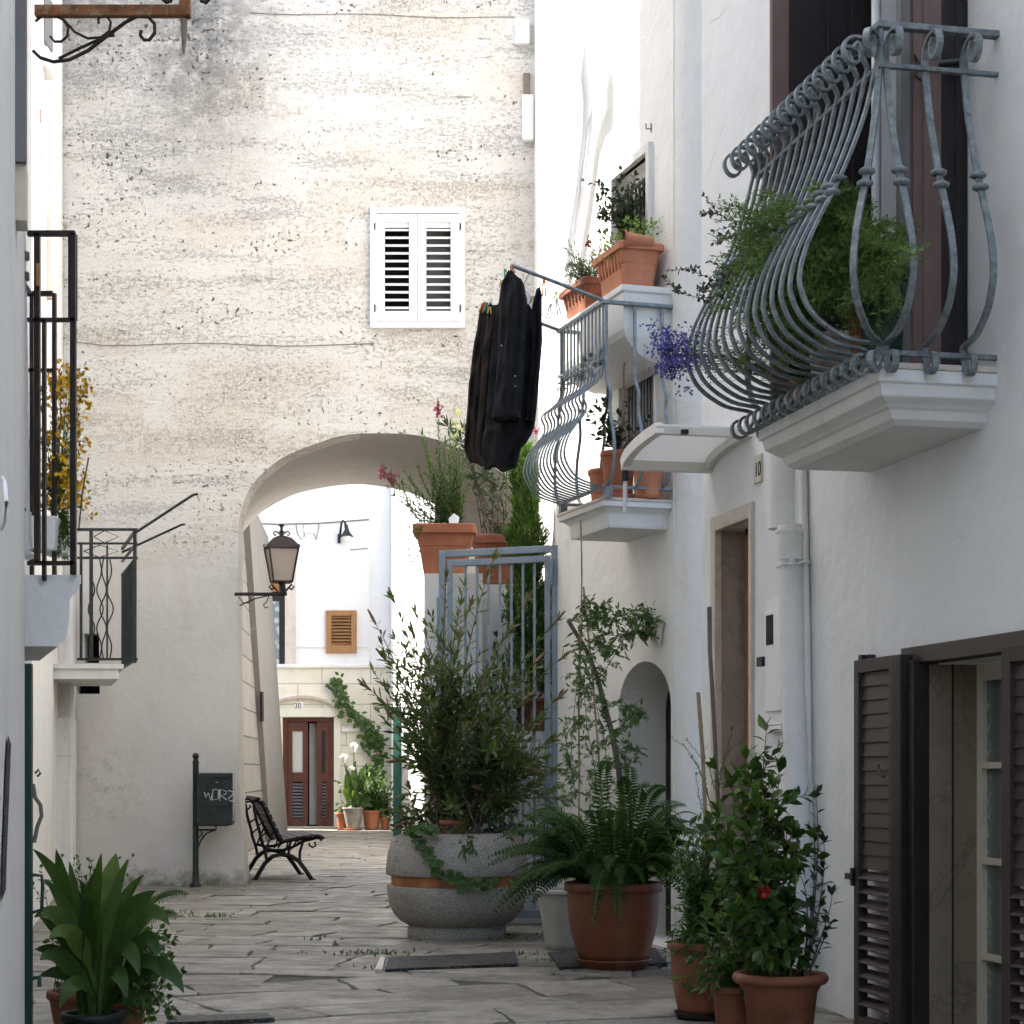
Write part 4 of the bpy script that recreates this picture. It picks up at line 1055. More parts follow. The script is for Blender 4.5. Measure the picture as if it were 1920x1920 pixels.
fH.box(mb,P(556,0,34).x,P(692,0,34).x,P(0,1213,34).z-.008,P(0,1213,34).z+.008,-.4,-.37)
mb.build('string_course',M['slab'],hh_)
# upper left doorway with patterned glass
mb=MB(); fH.box(mb,P(505,0,34).x,P(534,0,34).x,zled,P(0,1085,34).z,-.40,-.36); ud=mb.build('upper_door',M['brownd'],hh_)
mb=MB(); fH.box(mb,P(506,0,34).x,P(524,0,34).x,zled+.02,P(0,1128,34).z,-.36,-.345); mb.build('pane',M['tilecurtain'],ud)
mb=MB(); fH.box(mb,P(496,0,34).x,P(524,0,34).x,P(0,1110,34).z,P(0,1090,34).z,-.36,-.33); mb.build('lintel_board',M['wood'],ud)
mb=MB(); fH.box(mb,P(535,0,34).x,P(555,0,34).x,zled,P(0,1050,34).z,-.40,-.34); mb.build('pink_trim',M['travl'],hh_)
# brown window
mb=MB(); x0,x1=P(612,0,34).x,P(669,0,34).x; z0,z1=P(0,1225,34).z,P(0,1145,34).z; e=.095
o0,o1=-.40,-.33
fH.box(mb,x0,x0+e,z0,z1,o0,o1); fH.box(mb,x1-e,x1,z0,z1,o0,o1); fH.box(mb,x0+e,x1-e,z1-e,z1,o0,o1); fH.box(mb,x0+e,x1-e,z0,z0+e*1.5,o0,o1)
w=mb.build('window',M['shutterwood'],hh_,bevel=.006)
mb=MB(); R=Matrix.Rotation(math.radians(40),3,'X')
for k in range(9):
    z=z0+e*1.5+.03+(z1-z0-2.5*e-.05)*k/8; mb.box(((x0+x1)/2,YH+.37,z),(x1-x0-2*e,.06,.012),R)
mb.build('louvres',M['shutterwood'],w)
mb=MB(); fH.box(mb,x0+e,x1-e,z0+e,z1-e,-.41,-.399); mb.build('pane',M['brownd'],w)
# cables
mb=MB(); q=lambda px,py:P(px,py,33.97)
mb.tube([q(478,981),q(520,983),q(560,982),q(600,981),q(640,978),q(692,974)],.012,5)
mb.build('cable',M['wire'],hh_); mb=MB(); mb.tube([q(555,983),q(558,1000),q(565,1012),q(571,1005),q(570,985)],.008,5); mb.build('cable',M['wire'],hh_); mb=MB(); mb.tube([q(588,1000),q(593,1012),q(598,990),q(598,982)],.008,5); mb.build('cable',M['wire'],hh_); mb=MB(); mb.tube([q(656,1031),q(690,1028)],.008,5)
mb.build('cable',M['wire'],hh_)
mb=MB(); a=q(578,992); mb.box(a,(.16,.05,.14)); mb.build('junction_box',M['plasterH'],hh_,bevel=.02)
# door 30
mb=MB(); e=.075
fH.box(mb,dx0,dx0+e,.02,dz,-.12,-.05); fH.box(mb,dx1-e,dx1,.02,dz,-.12,-.05); fH.box(mb,dx0+e,dx1-e,dz-e,dz,-.12,-.05)
d=mb.build('front_door',M['doorwood'],hh_,bevel=.006)
def leafdoor(xa,xb,o,rot,pz):
    mb=MB(); e=.085
    X=lambda x:x
    fH.box(mb,xa,xa+e,.03,dz-.08,o-.05,o); fH.box(mb,xb-e,xb,.03,dz-.08,o-.05,o)
    for z0,z1 in ((.03,.16),(.80,.97),(dz-.24,dz-.08)): fH.box(mb,xa+e,xb-e,z0,z1,o-.05,o)
    return mb
xm=(dx0+dx1)/2
L1=leafdoor(dx0+e,xm-.02,-.08,0,0).build('door_leaf',M['doorwood'],d,bevel=.004)
L2=leafdoor(xm+.14,dx1-e,-.08,0,0).build('door_leaf',M['doorwood'],d,bevel=.004)
mb=MB(); fH.box(mb,dx0+e+.08,xm-.10,.97,dz-.24,-.11,-.105); mb.build('pane',M['fabric'],L1)
mb=MB(); fH.box(mb,xm+.22,dx1-e-.08,.97,dz-.24,-.11,-.105); mb.build('pane',M['glass'],L2)
for A,xa,xb in ((L1,dx0+e+.08,xm-.10),(L2,xm+.22,dx1-e-.08)):
    mb=MB()
    for k in range(11): mb.box(((xa+xb)/2,YH+.105,.19+k*.057),(xb-xa,.02,.03),Matrix.Rotation(.6,3,'X'))
    mb.build('grille',M['dgrey'],A)
mb=MB(); fH.box(mb,xm-.01,xm+.13,.05,dz-.1,-.3,-.28); mb.build('curtain',M['fabric'],d)
mb=MB(); fH.box(mb,dx0-.05,dx1+.05,-.0,dz+.05,-.34,-.31); mb.build('dark_interior',M['black'],d)
# hood
cx=P(568,0,YH).x; ring=[]
n=18; 
def hood(t): # -1..1
    x=cx+t*P(968,0,YH).x*0+t*(P(655,0,YH).x-cx); return x
mb=MB(); rings=[]
for i in range(n+1):
    t=-1+2*i/n; x=cx+t*.86; z=P(0,1306,YH).z-.36*t*t*(.9+.1*t*t)
    rings.append([V((x,YH+.02,z-.03)),V((x,YH-.10,z-.03)),V((x,YH-.11,z+.015)),V((x,YH+.02,z+.025))])
mb.loft(rings,caps=True); mb.build('door_hood',M['travl'],hh_)
mb=MB(); 
fH.box(mb,dx0-.12,dx0-.002,0,dz+.0,0,.03); fH.box(mb,dx1+.002,dx1+.12,0,dz,0,.03); fH.box(mb,dx0-.14,dx1+.14,dz+.003,dz+.16,0,.035)
mb.build('door_surround',M['cream'],hh_,bevel=.01)
a=P(552,1330,YH); c=P(568,1316,YH); mb=MB(); mb.box(((a.x+c.x)/2,YH-.01,(a.z+c.z)/2),(c.x-a.x,.03,c.z-a.z)); npl=mb.build('number_plate',M['white'],hh_)
text_mb('30',.135,fH,a.x+.0,a.z+.018,.028,1,.002,.9).build('number',M['ink'],npl)
mb=MB(); a=P(656,1412,YH); c=P(681,1380,YH); mb.box(((a.x+c.x)/2,YH-.012,(a.z+c.z)/2),(c.x-a.x,.03,c.z-a.z)); mb.build('meter_box',M['cream'],hh_,bevel=.006)
mb=MB(); a=P(641,1372,YH); c=P(712,1365,YH); mb.box(((a.x+c.x)/2,YH-.03,(a.z+c.z)/2),(c.x-a.x,.08,c.z-a.z)); mb.build('shelf',M['slab'],hh_,bevel=.01)
mb=MB(); a=P(686,1458,YH); c=P(702,1436,YH); mb.box(((a.x+c.x)/2,YH-.012,(a.z+c.z)/2),(c.x-a.x,.03,c.z-a.z)); mb.build('dark_plaque',M['brownd'],hh_)

# boundary wall with battered face on the left of the far court
bw=thing('boundary_wall','old block wall with sloping grey buttress left inside the archway','wall',(-3.5,26,0))
def batter(Y0,Y1,x0,x1,zt,prj,mat,name,root):
    mb=MB(); rings=[]
    n=6
    for i in range(n+1):
        u=i/n; Y=Y0+(Y1-Y0)*u; x=x0+(x1-x0)*u
        rings.append([V((x+prj,Y,-.1)),V((x+prj-.33,Y,zt)),V((x-.9,Y,zt)),V((x-.9,Y,-.1))])
    mb.loft(rings,caps=True); return mb.build(name,mat,root,bevel=.03)
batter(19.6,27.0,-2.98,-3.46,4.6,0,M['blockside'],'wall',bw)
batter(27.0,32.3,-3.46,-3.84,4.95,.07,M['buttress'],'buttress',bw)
mb=MB(); mb.tube([P(488,1353,26.9)+V((.03,0,0)),P(487,1297,26.9)+V((.03,0,0))],.03,8); mb.build('black_pipe',M['blackp'],bw)

# sunlit house right of the far court
hr=thing('white_house','sunlit white house beyond the archway with green shutters','house',(-1.5,27,0))
fR=Fr((-.80,19.9),(-2.25,35),1)
if fR.n.x>0: fR.n=-fR.n
mb=MB(); wall(mb,fR,rect(0,fR.L,-.1,7.5),[],1.0); mb.build('wall',M['plasterH'],hr)
mb=MB(); z1=P(0,1325,28.8).z; g0=P(0,1556,28.8).z
mb.hexa([V((x,y,z)) for x in (P(737,0,28.8).x,P(753,0,28.8).x) for y in (28.8,28.85) for z in (.02,z1)]); mb.build('green_shutter',M['bluegreen'],hr,bevel=.005)
mb=MB(); z1=P(0,1362,24.5).z
mb.hexa([V((x,y,z)) for x in (P(797,0,24.5).x,P(818,0,24.5).x) for y in (24.5,24.54) for z in (.02,z1)]); mb.build('green_shutter',M['greenleaf'],hr,bevel=.005)

# ================================================================== GARDEN WALL, STEP AND GATE
gw=thing('garden_wall','white garden wall and pillar behind the grey gate','wall',(-.2,12.8,0))
mb=MB()
prism([(P(795,0,12.6).x,12.6),(P(905,0,12.6).x,12.6),(P(905,0,13.2).x,13.2),(P(797,0,13.2).x,13.2)],-.05,P(0,1075,12.6).z,mb)
mb.build('pillar',M['plasterP'],gw,bevel=.015)
mb=MB(); prism([(P(800,0,13.25).x,13.25),(.29,13.25),(.27,13.6),(P(800,0,13.6).x,13.6)],-.05,P(0,1096,13.25).z,mb)
prism([(P(800,0,13.6).x,13.6),(P(820,0,13.6).x,13.6),(P(850,0,16.6).x,16.6),(P(838,0,16.6).x,16.6)],-.05,2.2,mb)
mb.build('wall',M['plasterP'],gw,bevel=.01)
mb=MB(); prism([(-.19,12.62),(.30,12.62),(.28,13.24),(-.19,13.24)],-.05,P(0,1372,12.75).z,mb); mb.build('step',M['plasterP'],gw,bevel=.01)

gt=thing('garden_gate','grey blue metal gate of vertical bars behind the leafy planter','gate',(-.08,12.42,0))
Yg=12.42
def gx(px): return P(px,0,Yg).x
def gz(py): return P(0,py,Yg).z
mb=MB()
def gb(px0,px1,zt0,zt1,zb0,zb1,y0,y1):
    mb.hexa([V((gx(px),y,z)) for px,zz in ((px0,(zb0,zt0)),(px1,(zb1,zt1))) for y in (y0,y1) for z in zz])
tz=lambda px:gz(1033-(px-823)/224*11)
gb(823,836,tz(823),tz(836),0,0,Yg-.02,Yg+.03); gb(1034,1049,tz(1034),tz(1049),0,0,Yg-.02,Yg+.03); gb(836,1034,tz(836),tz(1034),tz(836)-.045,tz(1034)-.045,Yg-.02,Yg+.03)
gb(819,823,tz(823)-.3,tz(823)-.3,0,0,Yg-.0,Yg+.03)
mb.build('gate_frame',M['gate'],gt,bevel=.004)
mb=MB(); i=.066
gb(839,849,tz(839)-i,tz(849)-i,.05,.05,Yg-.03,Yg+.015); gb(1021,1032,tz(1021)-i,tz(1032)-i,.05,.05,Yg-.03,Yg+.015); gb(849,1021,tz(849)-i,tz(1021)-i,tz(849)-i-.042,tz(1021)-i-.042,Yg-.03,Yg+.015)
gb(849,1021,.95,.95,.90,.90,Yg-.03,Yg+.015); gb(849,1021,.10,.10,.05,.05,Yg-.03,Yg+.015)
gl=mb.build('gate_leaf',M['gate'],gt,bevel=.004)
for k in range(7):
    mb=MB(); px=873+(1002-873)*k/6; x=gx(px)
    mb.box((x,Yg,(tz(px)-i-.03+.07)/2),(.017,.017,tz(px)-i-.03-.07)); mb.build('bar',M['gate'],gl)
mb=MB(); mb.tube([V((gx(1034),Yg-.035,gz(1095))),V((gx(1034),Yg-.035,gz(1050)))],.012,8); mb.build('hinge',M['gate'],gt)
# ================================================================== STREET FURNITURE
# bench, seen from its end
bn=thing('park_bench','black slatted park bench with scrolled iron ends under the archway','bench',P(530,1650,17.56))
kx=17.56/F
def bp(px,py,j):  # j=0 near frame, 1 far frame
    p=P(px,py,17.56); p.z=(1650-py)*kx
    return V((p.x-.21*j,17.56+.95*j,p.z))
for j in (0,1):
    mb=MB(); T=lambda L,r=.018: mb.tube([bp(x,y,j) for x,y in L],r,8)
    T([(477,1651),(486,1636),(497,1618),(511,1606),(526,1602),(545,1605),(560,1614),(572,1630),(586,1651)],.021)
    T([(471,1650),(476,1651),(484,1650)],.016); T([(580,1650),(586,1651),(592,1650)],.016)
    T([(500,1612),(497,1595),(490,1575),(487,1560),(480,1535),(476,1510)],.015)
    T([(562,1616),(562,1598),(566,1585),(568,1578)],.013)
    T([(498,1590),(512,1594),(530,1594),(545,1590),(570,1577),(590,1572)],.014)
    T([(526,1580),(515,1560),(505,1538),(494,1512),(484,1501),(476,1501)],.015)
    T([(526,1580),(550,1575),(580,1572),(598,1571),(604,1576)],.014)
    T([(478,1504),(468,1503),(458,1504),(454,1510),(457,1516),(465,1517),(470,1513),(468,1509)],.010)
    T([(590,1578),(592,1586),(586,1589),(580,1585),(580,1580)],.010)
    T([(540,1577),(538,1588),(533,1598)],.009); T([(512,1560),(505,1575),(500,1590)],.009); T([(556,1576),(550,1586),(540,1598)],.009)
    T([(496,1540),(484,1548)],.008); T([(504,1556),(488,1570)],.008)
    mb.build('end_frame',M['iron'],bn)
def slat(a,b,th=.022,w=.06,nm='slat'):
    # a,b: pixel pair giving the slat's cross-section direction
    mb=MB(); p0,p1=bp(*a,-.14),bp(*a,1.14); q0,q1=bp(*b,-.14),bp(*b,1.14)
    n=(q0-p0).cross(p1-p0).normalized()*th
    if n.z<0: n=-n
    mb.hexa([p0,p0+n,q0,q0+n,p1,p1+n,q1,q1+n]); mb.build(nm,M['bench'],bn,bevel=.004)
bk=[(478,1499),(487,1503),(494,1514),(501,1528),(507,1541),(513,1553),(519,1566),(526,1578)]
for i in range(7): 
    a,b=bk[i],bk[i+1]; slat((a[0]+1,a[1]-1),(b[0]-1,b[1]-3))
st_=[(529,1578),(543,1575),(557,1572),(571,1570),(585,1568),(597,1568),(606,1573)]
for i in range(6):
    a,b=st_[i],st_[i+1]; slat((a[0],a[1]),(b[0]-2,b[1]))

# litter bin on its post
YB_=16.5
lb=thing('litter_bin','dark metal litter bin with pale scrawled letters hung on a round post','litter bin',P(367,1664,YB_))
mb=MB(); c=P(367,1664,YB_); c.z=0
mb.lathe([(.048,0),(.048,.02),(.030,.04),(.028,.12),(.026,.13),(.026,1.06),(.030,1.07),(.022,1.09),(.022,1.10)],c,16)
mb.sphere(c+V((0,0,1.125)),.030,8); mb.build('post',M['irongreen'],lb)
mb=MB(); a=P(373,1548,YB_); b=P(441,1449,YB_); 
def rr(y,ins=0):
    x0,x1,z0,z1=a.x+ins,b.x-ins,a.z+ins,b.z-ins; r=.045; out=[]
    for cx,cz,a0 in ((x1-r,z0+r,-90),(x1-.006,z1-.006,0),(x0+.006,z1-.006,90),(x0+r,z0+r,180)):
        q=r if cz<(z0+z1)/2 else .006
        for k in range(5):
            t=math.radians(a0+22.5*k); out.append(V((cx+q*math.cos(t),y,cz+q*math.sin(t))))
    return out
mb.loft([rr(YB_-.155,.012),rr(YB_-.145,0),rr(YB_+.0,0),rr(YB_+.01,.01)],caps=True); bn_=mb.build('bin_body',M['irongreen'],lb)
mb=MB(); mb.box(((a.x+b.x)/2,YB_-.15,b.z-.045),(b.x-a.x-.03,.02,.012)); mb.build('bin_lid_edge',M['iron'],bn_); mb=MB(); mb.box(((a.x+b.x)/2,YB_-.155,a.z+.17),(b.x-a.x-.02,.012,.010))
mb.build('bin_trim',M['iron'],bn_)
for k in (-.09,-.015,.07):
    mb=MB(); mb.box(((a.x+b.x)/2+k,YB_-.157,a.z+.12),(.010,.012,.04)); mb.build('bin_slot',M['iron'],bn_)
mb=MB()
mb.box(((a.x+b.x)/2+.05,YB_-.16,b.z-.085),(.03,.02,.014)); mb.build('bin_latch',M['iron'],bn_)
mb=MB(); Yt=YB_-.02
mb.tube([P(370,1556,YB_),P(405,1556,YB_),P(405,1549,YB_)],.009,5); mb.tube([P(371,1590,YB_),P(377,1575,YB_),P(388,1562,YB_),P(404,1556,YB_)],.008,5); mb.tube([P(372,1572,YB_),P(381,1560,YB_)],.005,5); mb.tube([P(382,1572,YB_),P(376,1558,YB_)],.005,5)
mb.build('bin_bracket',M['irongreen'],lb)
mb=MB(); Yk=YB_-.158
def stroke(L,w=.0055): mb.tube([P(x,y,Yk) for x,y in L],w,4,False,flat=.5)
stroke([(383,1485),(386,1496),(389,1488),(391,1487),(395,1501),(400,1480)])
stroke([(399,1481),(398,1500),(409,1498),(410,1481),(402,1480)])
stroke([(411,1481),(412,1503)]);stroke([(412,1503),(413,1480),(425,1484),(423,1489),(414,1491),(425,1500)])
stroke([(428,1482),(438,1485),(437,1489),(428,1498)]);stroke([(430,1501),(440,1503)]); stroke([(404,1466),(411,1468)],.003)
mb.build('scrawled_letters',M['chalk'],bn_)

# wall lantern at the arch
YL=16.35
wl=thing('street_lantern','brown four-sided lantern with frosted panes on a bracket at the archway','lantern',P(447,1114,YL))
mb=MB(); mb.tube([P(440,1114,YL),P(538,1114,YL)],.016,6); mb.tube([P(449,1135,YL),P(480,1122,YL),P(505,1116,YL)],.006,5)
mb.tube([P(448,1120,YL),P(456,1130,YL),P(466,1131,YL),P(471,1124,YL),P(466,1118,YL)],.005,5); mb.tube([P(505,1116,YL),P(500,1128,YL),P(494,1134,YL),P(497,1140,YL),P(503,1138,YL)],.005,5)
mb.build('bracket',M['ironbrown'],wl)
c=P(528,0,YL); 
def sq(hw,z,rot=.28): 
    return [V((c.x+hw*1.414*math.cos(rot+math.pi/4+k*math.pi/2),YL+hw*1.414*math.sin(rot+math.pi/4+k*math.pi/2),z)) for k in range(4)]
zt=P(0,1029,YL).z; zb=P(0,1091,YL).z
mb=MB(); mb.loft([sq(.078,zb),sq(.122,zt)],caps=True); mb.build('pane',M['frost'],wl)
mb=MB()
lo,hi=sq(.080,zb),sq(.125,zt)
for k in range(4):
    mb.tube([lo[k],hi[k]],.010,4); mb.tube([lo[k],lo[(k+1)%4]],.010,4); mb.tube([hi[k],hi[(k+1)%4]],.011,4)
mb.build('lantern_frame',M['ironbrown'],wl)
mb=MB(); mb.loft([sq(.135,zt),sq(.132,zt+.02),sq(.075,P(0,1010,YL).z),sq(.03,P(0,1005,YL).z)],caps=True); mb.build('lantern_roof',M['ironbrown'],wl)
mb=MB(); z=P(0,1005,YL).z; mb.tube([V((c.x,YL,z)),V((c.x,YL,P(0,986,YL).z))],.012,8)
for s in (-1,1):
    mb.tube([V((c.x,YL,z)),V((c.x+s*.03,YL,z+.03)),V((c.x+s*.055,YL,z+.04)),V((c.x+s*.07,YL,z+.025)),V((c.x+s*.06,YL,z+.005)),V((c.x+s*.045,YL,z+.012))],.007,5)
    mb.tube([V((c.x+s*.12,YL,zt+.01)),V((c.x+s*.145,YL,zt+.005)),V((c.x+s*.155,YL,zt+.03)),V((c.x+s*.14,YL,zt+.04))],.006,5)
    mb.tube([V((c.x+s*.02,YL,zb-.10)),V((c.x+s*.05,YL,zb-.06)),V((c.x+s*.085,YL,zb-.02)),V((c.x+s*.105,YL,zb-.04)),V((c.x+s*.085,YL,zb-.065)),V((c.x+s*.065,YL,zb-.05))],.009,5)
for dz,r in ((0,.02),(.035,.03),(.08,.02),(.09,.032)): mb.sphere((c.x,YL,z+dz),r*.6,5,(1.4,1.4,.6))
mb.build('finial',M['ironbrown'],wl)
mb=MB(); mb.tube([V((c.x,YL,zb)),V((c.x+.015,YL,zb-.05)),V((c.x+.025,YL,P(0,1113,YL).z))],[.035,.022,.02],8); mb.build('stem',M['ironbrown'],wl)

# swan-neck lamp on house 30
fl=thing('wall_lamp','small black swan-neck wall lamp on the far white house','wall lamp',P(637,1010,33.9))
Yw=33.75; mb=MB(); mb.tube([P(638,1006,33.95),P(638,1000,Yw),P(640,982,Yw),P(643,976,Yw),P(647,979,Yw),P(648,990,Yw)],.02,6)
mb.box(P(636,1010,33.96),(.05,.06,.16)); mb.build('arm',M['iron'],fl)
mb=MB(); q=P(650,990,Yw); mb.lathe([(.02,.06),(.03,0),(.05,-.06),(.085,-.11),(.12,-.15)],q,16); mb.build('shade',M['iron'],fl)
mb=MB(); mb.sphere(q+V((0,0,-.15)),.085,8,(1,1,1.2)); mb.build('bulb',M['bulb'],fl)

# drain grates
def grate(pts,label):
    t=thing('drain_grate',label,'drain cover',tuple(sum((V(p) for p in pts),V())/len(pts)))
    mb=MB(); ps=[V((p[0],p[1],.016)) for p in pts]; lo=[V((p[0],p[1],-.02)) for p in pts]
    mb.loft([lo,ps],caps=True); mb.build('grating',M['grate'],t); return t
def gp(px,py): return P(px,py,F*H/(py-HOR))
t=grate([gp(722,1823),gp(972,1812),gp(966,1790),gp(730,1800)],'long dark iron drain grate set in the paving in front of concrete planter')
mb=MB(); a=[gp(703,1824),gp(717,1824),gp(722,1801),gp(713,1800)]; mb.loft([[V((p.x,p.y,-.02)) for p in a],[V((p.x,p.y,.018)) for p in a]]); mb.build('light_strip',M['travl'],t)
grate([gp(1050,1819),gp(1252,1811),gp(1228,1782),gp(1028,1790)],'dark iron drain grate under the large terracotta fern pot')
grate([gp(310,1925),gp(515,1916),gp(500,1906),gp(322,1912)],'thin dark drain grate at the bottom edge of the paving')

# ================================================================== PLANT TOOLS
def rdir(r,up=0.0): 
    v=V((r.gauss(0,1),r.gauss(0,1),r.gauss(0,1)+up)); return v.normalized()
def bez(a,b,c,n): return [a*(1-t)**2+b*2*t*(1-t)+c*t*t for t in [i/n for i in range(n+1)]]
def leafy(S,Lf,pts,r,rs,step,L,W,ang=50,start=.15,bend=.2,jit=.3,tip=True,wide=.45):
    """a stem with spirally set leaves"""
    if S is not None: S.tube(pts,[rs*(1-.7*i/(len(pts)-1)) for i in range(len(pts))],5)
    tot=sum((pts[i+1]-pts[i]).length for i in range(len(pts)-1)); k=r.random()*6; acc=0; nx=tot*start
    for i in range(len(pts)-1):
        a,b=pts[i],pts[i+1]; d=(b-a); l=d.length
        if l<1e-6: continue
        d/=l
        while nx<acc+l:
            p=a+d*(nx-acc); k+=2.4
            o=d.orthogonal(); o.rotate(Matrix.Rotation(k,3,d))
            an=math.radians(ang*(1-.45*nx/tot)+r.gauss(0,9))
            dr=d*math.cos(an)+o*math.sin(an)+rdir(r)*jit*.4
            sz=r.uniform(.7,1.15)*(1-.35*(nx/tot)**2)
            Lf.leaf(p,dr,(d*math.sin(an)-o*math.cos(an))+rdir(r)*jit,L*sz,W*sz,bend*r.uniform(.2,1.6),.3,wide)
            nx+=step*r.uniform(.6,1.4)
        acc+=l
    if tip:
        d=(pts[-1]-pts[-2]).normalized()
        for q in range(3):
            Lf.leaf(pts[-1],d+rdir(r)*.6,rdir(r),L*.7,W*.7,bend,.3,wide)
def big_leaf(mb,a,b,c,w,face,pet=.3,n=18,fold=.15,sag=0):
    pts=bez(V(a),V(b),V(c),n); vs=[]; 
    for i,p in enumerate(pts):
        t=i/n
        tg=(pts[min(i+1,n)]-pts[max(i-1,0)]).normalized()
        sd=tg.cross(V(face)); sd=sd.normalized() if sd.length>1e-4 else V((1,0,0))
        nn=sd.cross(tg)
        if t<pet: ww=.007
        else:
            u=(t-pet)/(1-pet); ww=max(.0012,w*.5*1.92*u**.55*(1-u)**.85)
        vs+= [p+sd*ww+nn*(fold*ww),p,p-sd*ww+nn*(fold*ww)]
    fs=[]
    for i in range(n):
        for k in (0,1): fs.append((i*3+k,i*3+k+1,i*3+k+4,i*3+k+3))
    mb.add(vs,fs,True)
def pot_mesh(c,rt,rb,h,rim=.04,ro=.012,rib=0,ribn=0,bulge=0.0,th=.012):
    mb=MB(); pr=[(rb*.6,0.004),(rb,.0)]
    for i in range(1,9):
        u=i/8; pr.append((rb+(rt-rb)*u+bulge*math.sin(math.pi*u),(h-rim)*u))
    mb.lathe(pr,c,48,rib=rib,ribn=ribn)
    rt2=rt+ro
    mb.lathe([(rt,h-rim),(rt2-.003,h-rim),(rt2,h-rim+.006),(rt2,h-.006),(rt2-.005,h),(rt-th+.004,h),(rt-th,h-.01),(rt-th,h-.05)],c,48)
    return mb
def soil(c,r,z,mat=None):
    mb=MB(); rr=random.Random(int(abs(c[0])*1e4)); pr=[(.001,z+.012)]+[(r*k/4,z+.012*(1-k/4)+rr.uniform(-.003,.003)) for k in range(1,5)]
    mb.lathe(pr,c,20); return mb
def saucer(c,r,h=.03):
    mb=MB(); mb.lathe([(.01,.0),(r*.86,0),(r,h),(r-.008,h),(r*.84,.01),(.01,.01)],c,40); return mb
def box_planter(c,lx,ly,h,ax,taper=.82,rim=.035,ribs=0,ro=.02):
    """rectangular flower box; ax = unit vector of its long side"""
    mb=MB(); ax=V((ax[0],ax[1],0)).normalized(); ay=V((-ax.y,ax.x,0)); c=V(c)
    def ring(kx,ky,z,cor=.02):
        out=[]
        for sx,sy in ((1,1),(-1,1),(-1,-1),(1,-1)):
            X,Y=kx*sx,ky*sy
            ps=[(X,Y-sy*cor),(X-sx*cor,Y)]
            if sx*sy<0: ps=ps[::-1]
            out+=[c+ax*x+ay*y+V((0,0,z)) for x,y in ps]
        return out
    x,y=lx/2,ly/2
    mb.loft([ring(x*taper,y*taper,0),ring(x*(taper+(1-taper)*.55),y*(taper+(1-taper)*.55),h*.55),ring(x*(taper+(1-taper)*.55)+.004,y*(taper+(1-taper)*.55)+.004,h*.57),ring(x,y,h-rim),ring(x+ro,y+ro,h-rim),ring(x+ro,y+ro,h-.005),ring(x+ro-.005,y+ro-.005,h),ring(x-.008,y-.008,h),ring(x-.012,y-.012,h-.03)],caps=True)
    if ribs:
        for k in range(ribs):
            u=(k+.5)/ribs*2-1
            for s in (-1,1):
                p=c+ax*(u*x*.8)+ay*(s*y*.94); q=c+ax*(u*x*.86)+ay*(s*y*1.0)
                mb.tube([p+V((0,0,h*.45)),q+V((0,0,h-rim-.01))],.007,5)
    return mb
def petals(mb,p,r,n,s,rnd_=.5):
    for i in range(n):
        d=rdir(r); mb.leaf(V(p)+d*rnd_*s*r.random(),d,rdir(r),s,s*.75,.4,.2,.55)

# ================================================================== CONCRETE PLANTER WITH BOTTLEBRUSH
r=random.Random(21)
Yc=11.6; c=P(857,0,Yc); c.z=0
pl=thing('planter','round two-tier concrete planter with orange band holding a leafy bottlebrush shrub','planter',tuple(c))
mb=MB(); mb.lathe([(.29,-.01),(.298,.0),(.298,.062),(.285,.068),(.300,.075),(.345,.10),(.385,.145),(.408,.20),(.420,.26),(.424,.305),(.420,.312),(.385,.314)],c,72); mb.build('lower_bowl',M['agg'],pl)
mb=MB(); mb.lathe([(.396,.312),(.398,.318),(.398,.368),(.396,.374)],c,72); mb.build('band',M['band'],pl)
mb=MB(); mb.lathe([(.385,.373),(.424,.374),(.430,.382),(.428,.43),(.420,.50),(.402,.56),(.370,.603),(.335,.622),(.305,.628),(.295,.62),(.29,.57)],c,72); mb.build('upper_bowl',M['agg'],pl)
soil(c,.295,.575).build('soil',M['soil'],pl)
S=MB(); Lf=MB(); spikes=[]
tips=[(690,1290),(702,1165),(738,1125),(775,1190),(722,1235),(836,1085),(925,1050),(880,1140),(985,1130),(1042,1165),(1052,1235),(1045,1310),(1030,1390),(985,1440),(735,1345),(748,1425),(762,1490),(752,1545),(800,1240),(860,1200),(950,1190),(1005,1240),(985,1310),(815,1310),(900,1290),(870,1370),(930,1380),(800,1390),(965,1380),(745,1290),(900,1450),(715,1320),(780,1150),(870,1100),(830,1200),(925,1310),(770,1305),(850,1265),(780,1395),(1010,1350),(700,1260),(1000,1450),(1030,1480),(960,1500),(930,1450),(830,1490),(1015,1420),(890,1500),(775,1440),(860,1520),(950,1430),(1045,1440),(1050,1500),(990,1530)]
